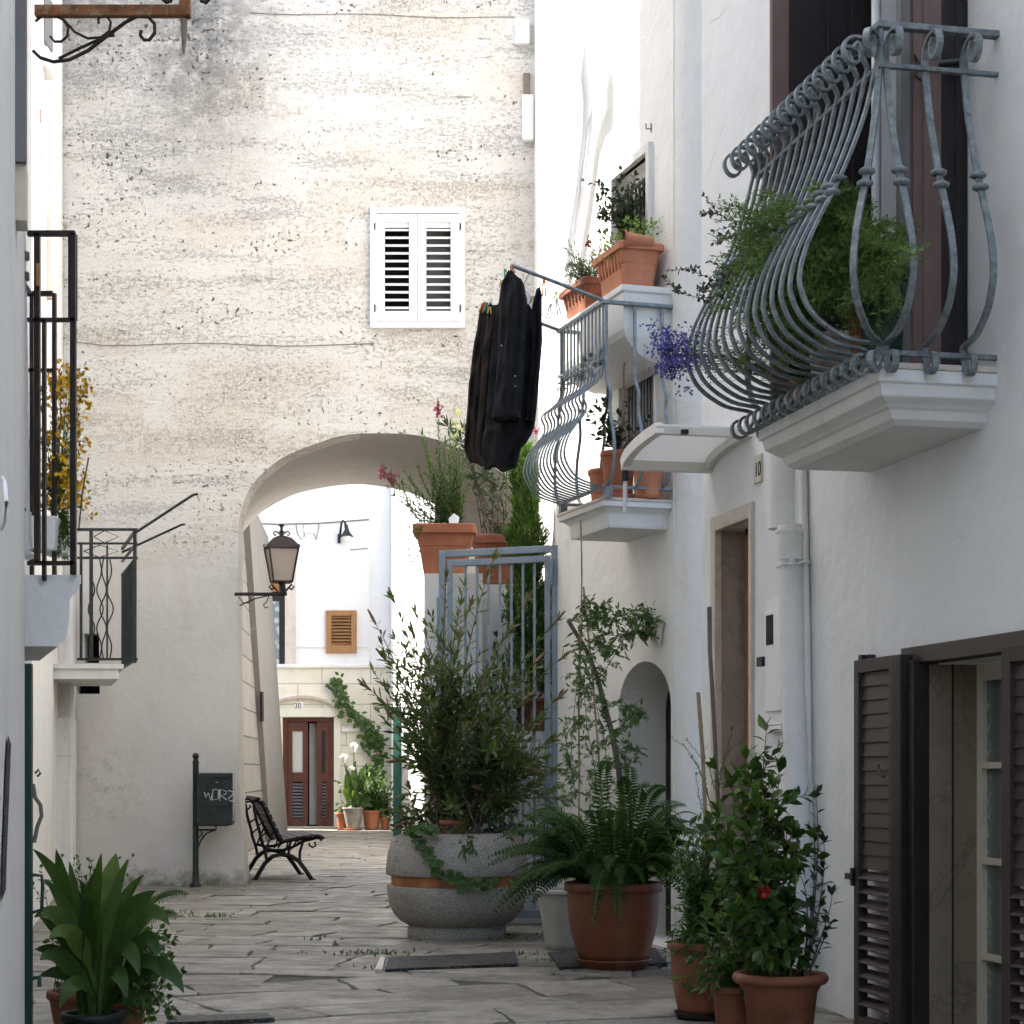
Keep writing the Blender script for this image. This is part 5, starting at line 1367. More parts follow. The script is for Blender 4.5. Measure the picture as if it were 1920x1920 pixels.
for i,(px,py) in enumerate(tips):
    Y=Yc+r.uniform(-.38,.38); tip=P(px,py,Y)
    b=c+V((r.uniform(-.16,.16),r.uniform(-.12,.12),.58))
    hgt=tip.z-b.z; mid=b+V(((tip.x-b.x)*r.uniform(.15,.4),(tip.y-b.y)*.3,hgt*.62))
    if py>1400: mid=b+V(((tip.x-b.x)*.5,(tip.y-b.y)*.5,hgt*.9+.1))
    pts=bez(b,mid,tip,12)
    leafy(S,Lf,pts,r,.0065,  .022 if py>1180 else .025,.108,.025,55,(.30 if py>1180 else .48) if py<1380 else .15,.12)
    for k in range((4 if py>1180 else 3) if py<1400 else 5):
        q=r.uniform(.38,.80); j=int(q*12); p=pts[j]; d=(pts[min(j+1,12)]-pts[j]).normalized()
        o=rdir(r,.35); o=(o+d*.55).normalized(); l=r.uniform(.12,.34)
        sp=bez(p,p+o*l*.5,p+o*l+V((0,0,.04)),5); leafy(S,Lf,sp,r,.003,.018,.096,.0235,52,.05,.12)
        if r.random()<.13: spikes.append((sp[-1],sp[-1]+(sp[-1]-sp[-2]).normalized()*.06,None))
    if i<26:
        d=(pts[-1]-pts[-2]).normalized(); spikes.append((pts[-1]-d*.02,pts[-1]+d*.03,pts[-1]+d*.085))
for (px,py) in ((757,1068),(1058,1165)): pass
S.build('branches',M['bark'],pl); Lf.build('foliage',M['shrub'],pl); 
for p0,p1,p2 in spikes[:95]:
    mb=MB(); mb.tube([p0,p1,p2] if p2 else [p0,p1],[.007,.011,.005] if p2 else [.009,.006],6); mb.build('seed_spike',M['spike'],pl)
# low plants in the planter
U=MB()
for i in range(26):
    a=r.uniform(0,6.28); b=c+V((.22*math.cos(a),.22*math.sin(a),.58)); e=b+V((.16*math.cos(a),.16*math.sin(a),r.uniform(.02,.16)))
    leafy(None,U,bez(b,b+V((0,0,.1)),e,5),r,.003,.02,.05,.022,60,.1,.2)
U.build('undergrowth',M['dark'],pl)
mb=pot_mesh(c+V((-.02,-.16,.575)),.075,.055,.13,.03,.008); mb.build('inner_pot',M['terrad'],pl)
# ivy trail
iv=MB(); IS=MB()
def on_planter(px,z,o=.012):
    # point on planter surface at screen x, height z
    prof=[(.298,.06),(.385,.145),(.420,.26),(.424,.31),(.43,.38),(.42,.50),(.402,.56),(.370,.603),(.32,.628)]
    rr=.43
    for (r0,z0),(r1,z1) in zip(prof,prof[1:]):
        if z0<=z<=z1: rr=r0+(r1-r0)*(z-z0)/(z1-z0)
    rr+=o; X=(px-960)/F
    for it in range(4): Yq=Yc-math.sqrt(max(1e-4,rr*rr-(dx:=(X*(Yc-.3)-c.x))**2)); 
    return V((X*(Yc-.3),Yq,z))
trail=[on_planter(x,z) for x,z in ((782,.626),(790,.58),(800,.53),(808,.48),(818,.44),(830,.40),(845,.385),(858,.36),(875,.34),(895,.345),(915,.34),(935,.345))]
IS.tube(trail,.004,5)
for i in range(len(trail)-1):
    for k in range(9):
        p=trail[i].lerp(trail[i+1],r.random())+V((r.gauss(0,.012),-.012,r.gauss(0,.014)))
        iv.leaf(p,V((r.uniform(-1,1),-.3,r.uniform(-1,.4))),V((r.uniform(-.4,.4),-1,.3)),r.uniform(.035,.06),r.uniform(.03,.048),.2,.2,.4)
for k in range(40):
    p=on_planter(r.uniform(770,815),.63)+V((0,r.uniform(-.02,.1),r.uniform(0,.03))); iv.leaf(p,rdir(r,.3),V((r.uniform(-.4,.4),-1,.6)),.05,.042,.2,.2,.4)
for k in range(24):
    p=on_planter(r.uniform(860,890),.57+r.uniform(-.06,.05),.02); iv.leaf(p,V((r.uniform(-.6,.6),-.3,-1)),V((r.uniform(-.4,.4),-1,.3)),.05,.014,.3,.2,.4)
IS.build('ivy_stem',M['gstem'],pl); iv.build('ivy',M['mid'],pl)

# ================================================================== FERN IN LARGE TERRACOTTA POT
Yf_=9.75; c=P(1150,0,Yf_); c.z=0
fp=thing('potted_fern','large bushy sword fern in a wide terracotta pot with saucer','potted plant',tuple(c))
pot_mesh(c+V((0,0,.035)),.232,.165,.40,.045,.018,rib=.006,ribn=40,bulge=.022).build('pot',M['terrap'],fp)
mb=MB(); mb.lathe([(.01,0),(.165,0),(.178,.03),(.196,.042),(.198,.05),(.185,.05),(.16,.02),(.01,.012)],c,48); mb.build('saucer',M['terrap'],fp)
soil(c,.22,.40).build('soil',M['soil'],fp)
Fm=MB(); FS=MB(); r=random.Random(33)
def frond(mb,st,a,b,cc,n,pl,pw,face):
    pts=bez(a,b,cc,n); st.tube(pts,[.0035*(1-.7*i/n) for i in range(n+1)],4)
    for i in range(2,n+1):
        t=i/n; tg=(pts[i]-pts[i-1]).normalized(); sd=tg.cross(face); sd=sd.normalized() if sd.length>1e-4 else V((1,0,0)); nn=sd.cross(tg)
        L=pl*(math.sin(math.pi*min(.97,.22+.78*t)))**.7+.006
        for s in (-1,1):
            mb.leaf(pts[i],sd*s+tg*.28+nn*.12*s*0,nn+rdir(r)*.15,L*r.uniform(.85,1.1),pw,.15,.1,.25)
for i in range(120):
    a=r.uniform(0,2*math.pi); l=r.uniform(.22,.62); up=r.uniform(-.08,.32) if l<.5 else r.uniform(-.22,.20)
    if math.cos(a)>0.2: l*=.82
    b0=c+V((.12*math.cos(a),.12*math.sin(a),.42))
    e=b0+V((l*math.cos(a)*.95,l*math.sin(a)*.7,up+.05)); m=b0+V((l*.45*math.cos(a),l*.35*math.sin(a),max(up,0)+.22))
    frond(Fm,FS,b0,m,e,30,.052,.0125,V((r.uniform(-.3,.3),r.uniform(-.5,0),1)).normalized())
for (px,py) in ((1215,1475),(1250,1480),(1165,1465),(1285,1510),(1290,1560),(1180,1440),(1270,1620),(955,1700),(1000,1690),(965,1650),(930,1600),(945,1560),(1010,1640),(985,1530),(940,1690),(985,1640),(970,1590),(1140,1430)):
    e=P(px,py,Yf_+r.uniform(-.2,.3)); b0=c+V((.08*(1 if px>1150 else -1),0,.42)); m=b0+V(((e.x-b0.x)*.35,0,max(.2,(e.z-b0.z)*.9+.12)))
    frond(Fm,FS,b0,m,e,34,.055,.0125,V((r.uniform(-.2,.2),-.8,.6)).normalized())
FS.build('frond_stalks',M['gstem'],fp); Fm.build('fronds',M['fern'],fp)

# white pot with jasmine on canes behind the fern
Yj=10.75; c=P(1066,0,Yj); c.z=0
jp=thing('potted_climber','climbing jasmine on tall thin canes in a white pot behind the fern','potted plant',tuple(c))
pot_mesh(c,.175,.125,.34,.03,.008).build('pot',M['whitepot'],jp); soil(c,.16,.31).build('soil',M['soil'],jp)
r=random.Random(44)
mb=MB()
for L,w in (([(1085,1600),(1086,1450),(1085,1300),(1092,1130)],.006),([(1132,1600),(1125,1450),(1112,1280),(1094,1100)],.0065)): mb.tube([P(x,y,Yj) for x,y in L],w,6)
mb.tube([P(x,y,Yj-.1) for x,y in ((1090,1140),(1091,1080),(1090,1020),(1089,975))],.005,6)
mb.build('cane',M['cane'],jp)
mb=MB(); mb.tube([P(x,y,Yj+.05) for x,y in ((1172,1560),(1160,1440),(1145,1365),(1120,1270),(1100,1220),(1065,1163))],[.018,.017,.016,.014,.013,.012],7); mb.tube([P(x,y,Yj+.05) for x,y in ((1066,1170),(1085,1150))],.009,6); mb.build('trunk',M['darkcane'],jp)
S=MB(); Lf=MB()
def comp(Lf,S,p,d,l,n,L,W):  # compound leaf
    d=d.normalized(); S.tube([p,p+d*l],.0016,4)
    sd=d.cross(rdir(r)).normalized()
    for i in range(n):
        q=p+d*l*(.3+.7*i/n)
        for s in (-1,1): Lf.leaf(q,sd*s+d*.6+V((0,0,-.25)),rdir(r,1),L*r.uniform(.7,1.1),W,.3,.2,.4)
    Lf.leaf(p+d*l,d+V((0,0,-.3)),rdir(r,1),L*1.4,W*1.1,.3,.2,.4)
vines=[[(1090,1290),(1130,1265),(1160,1215),(1190,1160),(1220,1150),(1235,1185)],[(1105,1200),(1140,1190),(1175,1195),(1205,1180),(1228,1190)],[(1095,1175),(1130,1165),(1165,1155),(1185,1150)],[(1110,1300),(1150,1320),(1180,1330),(1200,1340)],[(1130,1390),(1165,1370),(1190,1345),(1195,1335)],[(1140,1440),(1170,1400),(1200,1410)],[(1080,1500),(1070,1430),(1075,1350),(1085,1250),(1088,1140)],[(1120,1520),(1115,1440),(1100,1360),(1095,1290),(1100,1210)],[(1090,1340),(1060,1380),(1070,1450)],[(1110,1230),(1130,1210),(1145,1220)],[(1130,1560),(1140,1480),(1135,1400),(1120,1330)],[(1100,1130),(1120,1135),(1127,1142)],[(1090,1165),(1115,1155),(1128,1160)],[(1160,1560),(1170,1490),(1185,1420)],[(1080,1590),(1060,1540),(1055,1480)]]
for L in vines:
    Y=Yj+r.uniform(-.1,.1); ctl=[P(x,y,Y+r.uniform(-.04,.04)) for x,y in L]; 
    pts=[]
    for i in range(len(ctl)-1):
        for k in range(4): pts.append(ctl[i].lerp(ctl[i+1],k/4))
    pts.append(ctl[-1]); S.tube(pts,.0028,4)
    for p in pts[1:]:
        for q in range(2): comp(Lf,S,p,rdir(r,-.1)+V((0,-.2,0)),r.uniform(.03,.06),3,.034,.0125)
for k in range(120):
    px=r.choice((r.gauss(1085,14),r.gauss(1125,16),r.gauss(1205,18))); py=r.uniform(1120,1560) if px<1170 else r.gauss(1170,22)
    p=P(px,py,Yj+r.uniform(-.1,.1)); comp(Lf,S,p,rdir(r,-.2),r.uniform(.03,.055),3,.034,.0125)
S.build('tendrils',M['gstem'],jp); Lf.build('foliage',M['jasm'],jp)

# ================================================================== GROUP OF POTS ON THE RIGHT
r=random.Random(55)
def leafstem(S,Lf,base,tip,bow,n,step,L,W,ang=60,start=.2,rs=.004,bend=.25,wide=.5):
    m=(base+tip)/2+bow; pts=bez(base,m,tip,n); leafy(S,Lf,pts,r,rs,step,L,W,ang,start,bend,.35,True,wide); return pts
# a. rimmed pot with glossy shrub
Ya=7.05; c=P(1463,0,Ya); c.z=0
pa=thing('potted_shrub','tall glossy-leaved shrub with one red bloom in a round-rimmed terracotta pot','potted plant',tuple(c))
mb=MB(); mb.lathe([(.08,0),(.112,.0),(.135,.19),(.150,.215),(.153,.225)],c,40); 
mb.lathe([(.150,.218),(.166,.222),(.176,.234),(.176,.246),(.168,.258),(.155,.260),(.145,.250),(.142,.2)],c,40); mb.build('pot',M['terrad'],pa)
soil(c,.142,.215).build('soil',M['soil'],pa)
S=MB(); Lf=MB()
for (px,py,Y) in ((1437,1372,7.2),(1400,1425,7.15),(1375,1470,7.25),(1450,1480,7.0),(1420,1520,6.95),(1350,1530,7.2),(1475,1560,7.1),(1330,1560,7.2),(1395,1560,6.9),(1440,1600,6.9),(1470,1640,6.95),(1400,1640,6.9),(1360,1610,7.0),(1480,1700,7.0),(1430,1720,6.85),(1385,1700,6.9),(1455,1760,6.9),(1405,1480,7.3),(1460,1450,7.25)):
    b=c+V((r.uniform(-.06,.04),r.uniform(-.05,.05),.22)); tip=P(px,py,Y)
    big=py<1560
    pts=leafstem(S,Lf,b,tip,V((r.uniform(-.05,.05),0,.1)),10,.024 if big else .020,.100 if big else .085,.046,62,.22,.0045,.35)
    for k in range(9):
        j=r.randint(2,9); o=rdir(r,.0); l=r.uniform(.06,.14); leafstem(S,Lf,pts[j],pts[j]+o*l,V((0,0,.02)),4,.020,.082,.040,60,.2,.003,.35)
S.build('stems',M['bark'],pa); Lf.build('foliage',M['gloss'],pa)
mb=MB(); petals(mb,P(1432,1672,6.78),r,40,.020,.5); mb.build('flower',M['red'],pa)
S=MB(); Lf=MB()
for (px,py,Y) in ((1530,1490,7.15),(1545,1580,7.1),(1525,1560,7.2),(1560,1680,7.05),(1540,1640,7.0),(1555,1730,7.05),(1520,1700,6.95),(1500,1640,7.0)):
    b=c+V((.08,r.uniform(-.05,.05),.22)); leafstem(S,Lf,b,P(px,py,Y),V((.05,0,.1)),10,.03,.066,.027,60,.3,.004,.3)
S.build('side_stems',M['bark'],pa); Lf.build('side_foliage',M['dark'],pa)
mb=MB(); mb.tube([P(1480,1850,7.0),P(1498,1545,7.1)],.0045,6); mb.build('cane',M['darkcane'],pa)
# b. tall ribbed pot at the left
Yb=7.75; c=P(1312,0,Yb); c.z=0
pb=thing('potted_shrub','feathery light green shrub with two bamboo canes in a tall ribbed terracotta pot','potted plant',tuple(c))
pot_mesh(c+V((0,0,.02)),.118,.085,.29,.03,.014,rib=.008,ribn=26,bulge=.008).build('pot',M['terrad'],pb); saucer(c,.105,.03).build('saucer',M['soil'],pb); soil(c,.105,.285).build('soil',M['soil'],pb)
mb=MB(); mb.tube([P(1309,1298,Yb),P(1318,1420,Yb),P(1328,1660,Yb),P(1330,1760,Yb)],.0085,8)
for y in (1362,1420,1480): 
    x=1309+(y-1298)*.075; mb.tube([P(x,y-3,Yb),P(x,y+3,Yb)],.0105,8)
mb.build('cane',M['cane'],pb)
mb=MB(); mb.tube([P(1330,1138,Yb+.1),P(1331,1220,Yb+.1),P(1338,1340,Yb+.1),P(1346,1500,Yb+.1),P(1345,1760,Yb)],[.010,.009,.009,.009,.009],8); mb.build('cane',M['darkcane'],pb)
S=MB(); Lf=MB()
for k in range(120):
    px=r.gauss(1325,38); py=r.uniform(1540,1810); tip=P(px,py,Yb+r.uniform(-.18,.15)); b=c+V((r.uniform(-.05,.05),r.uniform(-.05,.05),.29))
    leafstem(S,Lf,b,tip,V((r.uniform(-.04,.04),0,.07)),8,.014,.058,.017,48,.25,.0025,.3,.4)
for L in ([(1290,1600),(1282,1720),(1262,1745)],[(1340,1700),(1300,1770),(1268,1780)],[(1320,1700),(1330,1800),(1310,1850)]):
    leafy(S,Lf,[P(x,y,Yb-.12) for x,y in L],r,.003,.016,.06,.016,45,.1,.3)
for L in ([(1330,1500),(1310,1440),(1285,1400),(1262,1385)],[(1335,1520),(1320,1460),(1300,1420)],[(1340,1480),(1330,1440),(1310,1415),(1290,1390)],[(1345,1500),(1355,1430),(1368,1390),(1372,1370)],[(1330,1560),(1312,1500),(1305,1455)],[(1345,1460),(1370,1400),(1385,1395)]):
    pts=[P(x,y,Yb) for x,y in L]; leafy(S,Lf,pts,r,.0022,.009,.026,.006,50,.2,.3)
S.build('stems',M['gstem'],pb); Lf.build('foliage',M['mid'],pb)
# c. small pot in the middle
Yc_=7.3; c=P(1378,0,Yc_); c.z=0
pc=thing('potted_plant','low broad-leaved plant in the small terracotta pot between two larger pots','potted plant',tuple(c))
pot_mesh(c,.085,.066,.185,.03,.010,rib=.012,ribn=22).build('pot',M['terrad'],pc); soil(c,.075,.165).build('soil',M['soil'],pc)
S=MB(); Lf=MB()
for k in range(44):
    px=r.gauss(1376,34); py=r.uniform(1720,1865); b=c+V((r.uniform(-.04,.04),r.uniform(-.04,.04),.17)); leafstem(S,Lf,b,P(px,py,Yc_+r.uniform(-.15,.1)),V((0,0,.07)),6,.022,.062,.026,60,.3,.003,.4)
S.build('stems',M['gstem'],pc); Lf.build('foliage',M['gloss'],pc)

# ================================================================== LEFT FOREGROUND
r=random.Random(66)
Yp=6.25; c=P(175,0,Yp); c.z=0.0
pd=thing('potted_aspidistra','broad-leaved aspidistra in a black pot beside the green door','potted plant',tuple(c))
pot_mesh(c,.100,.08,.215,.025,.008).build('pot',M['blackpot'],pd); soil(c,.09,.195).build('soil',M['soil'],pd)
Lf=MB()
cam=V((0,-1,.25))
leaves=[((105,1592),70,0),((218,1600),95,.25),((241,1610),45,.5),((140,1690),80,.1),((62,1592),60,-.2),((66,1780),70,-.3),((71,1832),60,-.3),((195,1735),75,.0),((292,1670),85,.5),((120,1640),75,0),((165,1660),70,.1),((95,1700),75,-.1),((250,1700),70,.4),((85,1650),60,-.2),((205,1680),60,.2),((275,1730),55,.4),((130,1615),55,.1),((180,1630),50,.0),((160,1720),60,.1),((230,1660),55,.3),((75,1720),55,-.3),((110,1760),55,-.1),((210,1750),55,.2),((255,1650),45,.4),((190,1600),50,.1),((150,1650),55,-.1),((270,1640),50,.3),((85,1610),50,-.2),((225,1705),60,.3),((310,1700),48,.5),((100,1680),55,-.3)]
for (t,w,k) in leaves:
    b=c+V((r.uniform(-.05,.05),r.uniform(-.05,.05),.2)); e=P(*t,Yp+r.uniform(-.22,.16)); m=b.lerp(e,.5)+V((-.25*(e.x-b.x),r.uniform(-.05,.05),.10+.15*abs(e.x-b.x)))
    big_leaf(Lf,b,m,e,w/F*Yp*.66,V((r.uniform(-.9,.9)+k*.3,-1,r.uniform(.0,.5))),.32)
for (m,e,w) in (((255,1640),(318,1735),50),((230,1700),(262,1830),48),((150,1700),(92,1760),50),((135,1670),(64,1720),48),((215,1760),(238,1872),44),((150,1790),(112,1890),44),((285,1690),(293,1795),45),((290,1740),(345,1862),52),((265,1750),(300,1830),45),((120,1760),(75,1800),50)):
    b=c+V((.03,0,.2)); big_leaf(Lf,b,P(*m,Yp-.15),P(*e,Yp-.2),w/F*Yp,V((.1,-1,.5)),.3)
Lf.build('leaves',M['aspid'],pd)
c=P(232,0,6.5); c.z=0
pe=thing('potted_herbs','small-leaved bushy plant in a terracotta pot behind the aspidistra','potted plant',tuple(c))
pot_mesh(c,.07,.05,.22,.03,.01).build('pot',M['terrad'],pe); soil(c,.06,.2).build('soil',M['soil'],pe)
S=MB(); Lf=MB()
for k in range(130):
    px=r.choice((r.gauss(280,28),r.gauss(240,34),r.gauss(300,20),r.gauss(170,50))); py=r.uniform(1740,1915) if px>230 else r.uniform(1720,1880)
    b=c+V((0,0,.2)); leafstem(S,Lf,b,P(px,py,6.5+r.uniform(-.25,.1)),V((0,0,.08)),6,.02,.034,.022,65,.45,.002,.3)
S.build('stems',M['gstem'],pe); Lf.build('foliage',M['mid'],pe)
c=P(150,0,7.0); c.z=0
pg=thing('potted_palm','little sago palm with one feathery frond and twiggy shrub behind the aspidistra','potted plant',tuple(c))
pot_mesh(c,.11,.08,.2,.03,.01).build('pot',M['terrad'],pg); soil(c,.1,.18).build('soil',M['soil'],pg)
FS=MB(); Fm=MB()
for e,m in (((348,1677),(270,1660)),((330,1720),(270,1690)),((215,1640),(190,1660)),((80,1650),(110,1640))):
    b=c+V((0,0,.19)); pts=bez(b,P(*m,6.9),P(*e,6.7),30); FS.tube(pts,[.004]*28+[.002]*3,4)
    for i in range(8,31):
        tg=(pts[i]-pts[i-1]).normalized(); sd=tg.cross(V((0,-.6,.8))).normalized(); L=.085*math.sin(math.pi*min(.93,.2+.75*i/30))
        for s in (-1,1): Fm.leaf(pts[i],sd*s*.8+tg*.75,V((0,-.6,.8)),L,.0075,.1,.1,.3)
FS.build('frond_stalks',M['gstem'],pg); Fm.build('fronds',M['aspid'],pg)
S=MB(); Lf=MB()
for k in range(46):
    px=r.gauss(150,40); py=r.uniform(1600,1720); b=c+V((r.uniform(-.1,.1),r.uniform(-.05,.1),.19)); leafstem(S,Lf,b,P(px,py,7.1+r.uniform(-.15,.25)),V((0,0,.05)),6,.02,.024,.013,60,.4,.0025,.3)
S.build('twigs',M['bark'],pg); Lf.build('shrub_foliage',M['mid'],pg)

# yellow flowers in the left balcony's box
bx=thing('flower_box','white planter trough of yellow flowers at the far end of the left balcony','flower box',P(96,1040,6.85))
LB_BOX.build('trough',M['slab'],bx,bevel=.006)
S=MB(); Lf=MB(); Pt=MB()
for k in range(60):
    px=r.gauss(112,26); py=r.uniform(700,960); 
    if px<62: px=62+r.random()*20
    if px>160: px=150
    b=P(98,975,6.85); e=P(px,py,6.85+r.uniform(-.05,.25)); pts=bez(b,(b+e)/2+V((.02,0,.05)),e,6); leafy(S,Lf,pts,r,.002,.03,.03,.009,50,.3)
    for q in range(r.randint(4,9)): petals(Pt,e+V((r.gauss(0,.022),r.gauss(0,.02),r.gauss(0,.022))),r,3,.021)
for k in range(24):
    px=r.uniform(105,128); b=P(108,960,6.85); e=P(px,r.uniform(985,1045),6.8); leafy(S,Lf,bez(b,(b+e)/2+V((.03,0,.02)),e,6),r,.0015,.016,.028,.009,45,.1)
mb=MB(); mb.tube([P(148,990,6.8),P(155,920,6.8),P(166,858,6.8)],.003,5); mb.build('dry_stalk',M['darkcane'],bx)
S.build('stems',M['gstem'],bx); Lf.build('foliage',M['mid'],bx); Pt.build('blossoms',M['yellow'],bx)

# ================================================================== POTS AND PLANTS ON THE BIG BALCONY
r=random.Random(77)
def wA(Y,o,z): return fA.pt(fA.sY(Y),z,o)
c=wA(6.70,.33,2.366)
q1=thing('potted_asparagus_fern','airy asparagus fern in a dark green pot on the large right balcony','potted plant',tuple(c))
pot_mesh(c+V((0,0,.0)),.082,.065,.34,.03,.01).build('pot',M['greenpot'],q1); soil(c,.072,.31).build('soil',M['soil'],q1)
S=MB(); Lf=MB()
def plume(b,e,lift,dens=26):
    m=b.lerp(e,.45)+V((0,0,lift)); pts=bez(b,m,e,10); S.tube(pts,.0018,4)
    for k in range(dens):
        t=r.uniform(.25,1); i=min(9,int(t*10)); p=pts[i].lerp(pts[i+1],t*10-i); d=(pts[i+1]-pts[i]).normalized()
        o=(rdir(r)+d*.7).normalized(); l=r.uniform(.03,.075)
        for j in range(11):
            q=p+o*l*(j/11); Lf.needle(q,(rdir(r)+o*.6),rdir(r),r.uniform(.015,.027),.0052)
for k in range(150):
    u=r.random()
    if u<.75: px=r.gauss(1500,85); py=r.gauss(470,62)
    else: px=r.gauss(1620,45); py=r.gauss(520,60)
    px=min(max(px,1345),1712); py=min(max(py,355),660)
    Y=6.62+ (1560-px)*.0029+r.uniform(-.16,.16)
    plume(c+V((0,0,.33)),P(px,py,Y),.10+.05*r.random())
for k in range(44):
    px=r.uniform(1370,1520); py=r.uniform(520,720); plume(wA(7.1,.4,2.85),P(px,py,7.05+r.uniform(-.15,.2)),.04,22)
for k in range(70):
    px=r.gauss(1440,55); py=r.gauss(500,80); px=min(max(px,1335),1560); py=min(max(py,385),690)
    plume(wA(7.0,.36,2.72),P(px,py,6.98+(1440-px)*.003+r.uniform(-.16,.12)),.08,26)
S.build('stalks',M['gstem'],q1); Lf.build('fronds',M['asp'],q1)
c=wA(6.98,.25,2.366)
q2=thing('plant_pot','terracotta pot behind balusters beside the dark green pot on large balcony','plant pot',tuple(c))
pot_mesh(c,.085,.06,.30,.03,.01).build('pot',M['terra'],q2); soil(c,.075,.28).build('soil',M['soil'],q2)
c=wA(7.3,.25,2.366)
q3=thing('potted_shrub','small-leaved shrub leaning out of a tan pot at the far side of large balcony','potted plant',tuple(c))
pot_mesh(c,.11,.08,.27,.03,.01).build('pot',M['travl'],q3); soil(c,.1,.25).build('soil',M['soil'],q3)
S=MB(); Lf=MB()
for (px,py) in ((1268,545),(1290,505),(1330,490),(1345,400),(1352,440),(1310,540),(1375,385)):
    pts=bez(c+V((0,0,.25)),P(px+60,py+20,7.25),P(px,py,7.4),8); leafy(S,Lf,pts,r,.003,.010,.026,.015,60,.5,.2)
    for k in range(6):
        j=r.randint(4,8); o=rdir(r,.2); leafy(S,Lf,[pts[j],pts[j]+o*.04,pts[j]+o*r.uniform(.06,.10)],r,.002,.010,.025,.014,60,.2,.2)
S.build('twigs',M['bark'],q3); Lf.build('foliage',M['dark'],q3)
c=wA(7.5,.3,2.366)
q4=thing('potted_lobelia','violet flowering lobelia spilling out at the far corner of large balcony','potted plant',tuple(c))
pot_mesh(c,.07,.05,.14,.02,.008).build('pot',M['terra'],q4)
S=MB(); Lf=MB(); Pt=MB()
for k in range(60):
    px=r.choice((r.gauss(1255,16),r.gauss(1268,20),r.gauss(1300,22))); py=r.gauss(665,22); 
    px=max(px,1222); e=P(px,py,7.6+r.uniform(-.15,.15)); b=c+V((0,0,.12))
    pts=bez(b,(b+e)/2+V((0,0,.06)),e,6); leafy(S,Lf,pts,r,.0014,.02,.018,.006,50,.3)
    for q in range(8): petals(Pt,e+V((r.gauss(0,.018),r.gauss(0,.02),r.gauss(0,.018))),r,3,.0135)
S.build('stems',M['gstem'],q4); Lf.build('foliage',M['dark'],q4); Pt.build('blossoms',M['violet'],q4)

# ================================================================== MIDDLE BALCONY AND LEDGE
r=random.Random(88)
def wB(Y,o,z): return fB.pt(fB.sY(Y),z,o)
def tpot(name,label,c,rt,rb,h,mat='terra'):
    t=thing(name,label,'plant pot' if name=='plant_pot' else 'potted plant',tuple(c)); pot_mesh(c,rt,rb,h,.03,.008).build('pot',M[mat],t); soil(c,rt-.012,h-.025).build('soil',M['soil'],t); return t
zB0=zB+.02
c=wB(10.86,.20,zB0); t=tpot('potted_succulent','dark leafy succulent in a terracotta pot with saucer on the narrow balcony',c,.095,.07,.30)
mb=MB(); mb.lathe([(.02,.01),(.12,.01),(.13,.05),(.12,.05),(.02,.03)],c,30); mb.build('saucer',M['terra'],t)
S=MB(); Lf=MB()
for k in range(22):
    e=c+V((r.gauss(0,.11),r.gauss(0,.08),.36+r.random()*.22)); leafstem(S,Lf,c+V((0,0,.28)),e,V((0,0,.05)),6,.03,.06,.034,65,.3,.004,.2,.5)
S.build('stems',M['bark'],t); Lf.build('foliage',M['dark'],t)
mb=MB(); mb.tube([c+V((.02,0,.3)),c+V((.03,0,.62))],.009,6); mb.tube([c+V((.06,0,.3)),c+V((.03,-.02,.5)),c+V((.03,0,.75)),c+V((.06,0,1.0)),c+V((.02,0,1.2))],.006,5); mb.build('climbing_stem',M['cane'],t)
c=wB(11.12,.18,zB0); t=tpot('plant_pot','terracotta pot partly hidden behind succulent on the narrow balcony',c,.09,.07,.24,'terrao')
c=wB(10.62,.12,zB0); t=tpot('plant_pot','orange terracotta pot by the wall under the curved canopy',c,.085,.07,.24,'terrao')
# window boxes on the ledge
ax=(fB.d.x,fB.d.y)
c=wB(10.83,.155,zL+.002)
t1=thing('flower_box','orange ribbed terracotta window box with rose bush and lime succulents on ledge','flower box',tuple(c))
box_planter(c,.42,.23,.25,ax,.80,.04,7).build('box',M['terrao'],t1)
mb=MB(); q=c+V((0,0,.235)); aa=V((ax[0],ax[1],0)); bb_=V((-ax[1],ax[0],0)); mb.add([q+aa*x+bb_*y for x,y in((-.19,-.1),(.19,-.1),(.19,.1),(-.19,.1))],[(0,1,2,3)]); mb.build('soil',M['soil'],t1)
S=MB(); Lf=MB(); Lm=MB()
for (px,py) in ((1125,345),(1135,400),(1165,320),(1190,330),(1205,350),(1175,360),(1150,360),(1210,390),(1195,400),(1120,370),(1145,390),(1180,390),(1215,340),(1160,410),(1200,430)):
    b=P(1168,455,10.9); pts=bez(b,P(1165+(px-1165)*.3,400,10.9),P(px,py,10.9+r.uniform(-.15,.2)),9); leafy(S,Lf,pts,r,.0045,.030,.052,.028,65,.25,.2,.4,True,.5)
    for k in range(3):
        j=r.randint(4,8); leafstem(S,Lf,pts[j],pts[j]+rdir(r)*r.uniform(.06,.14),V((0,0,.02)),4,.024,.046,.026,60,.2,.002)
S.build('stems',M['bark'],t1); Lf.build('rose_foliage',M['dark'],t1)
for k in range(240):
    px=r.choice((r.gauss(1215,24),r.gauss(1190,24),r.gauss(1150,12))); py=r.uniform(412,450) if px>1165 else r.uniform(440,490)
    p=P(px,py,10.75+r.uniform(-.1,.12)); Lm.leaf(p,rdir(r,.6),rdir(r),.034,.014,.3,.2,.5)
Lm.build('lime_succulents',M['light'],t1,kind='stuff')
mb=MB(); q=P(1172,450,10.55); d=V((.16,.05,.0)); 
rg=[]
for u,rad in ((0,.052),(.05,.054),(.06,.046),(.2,.042),(1,.03)):
    p=q+d*u; sd=V((0,1,0)); rg.append([p+V((0,rad*math.cos(a),rad*math.sin(a))) for a in [2*math.pi*k/16 for k in range(16)]])
mb.loft(rg,caps=False,smooth=True); mb.build('toppled_pot',M['terra'],t1)
c=wB(11.40,.155,zL+.002)
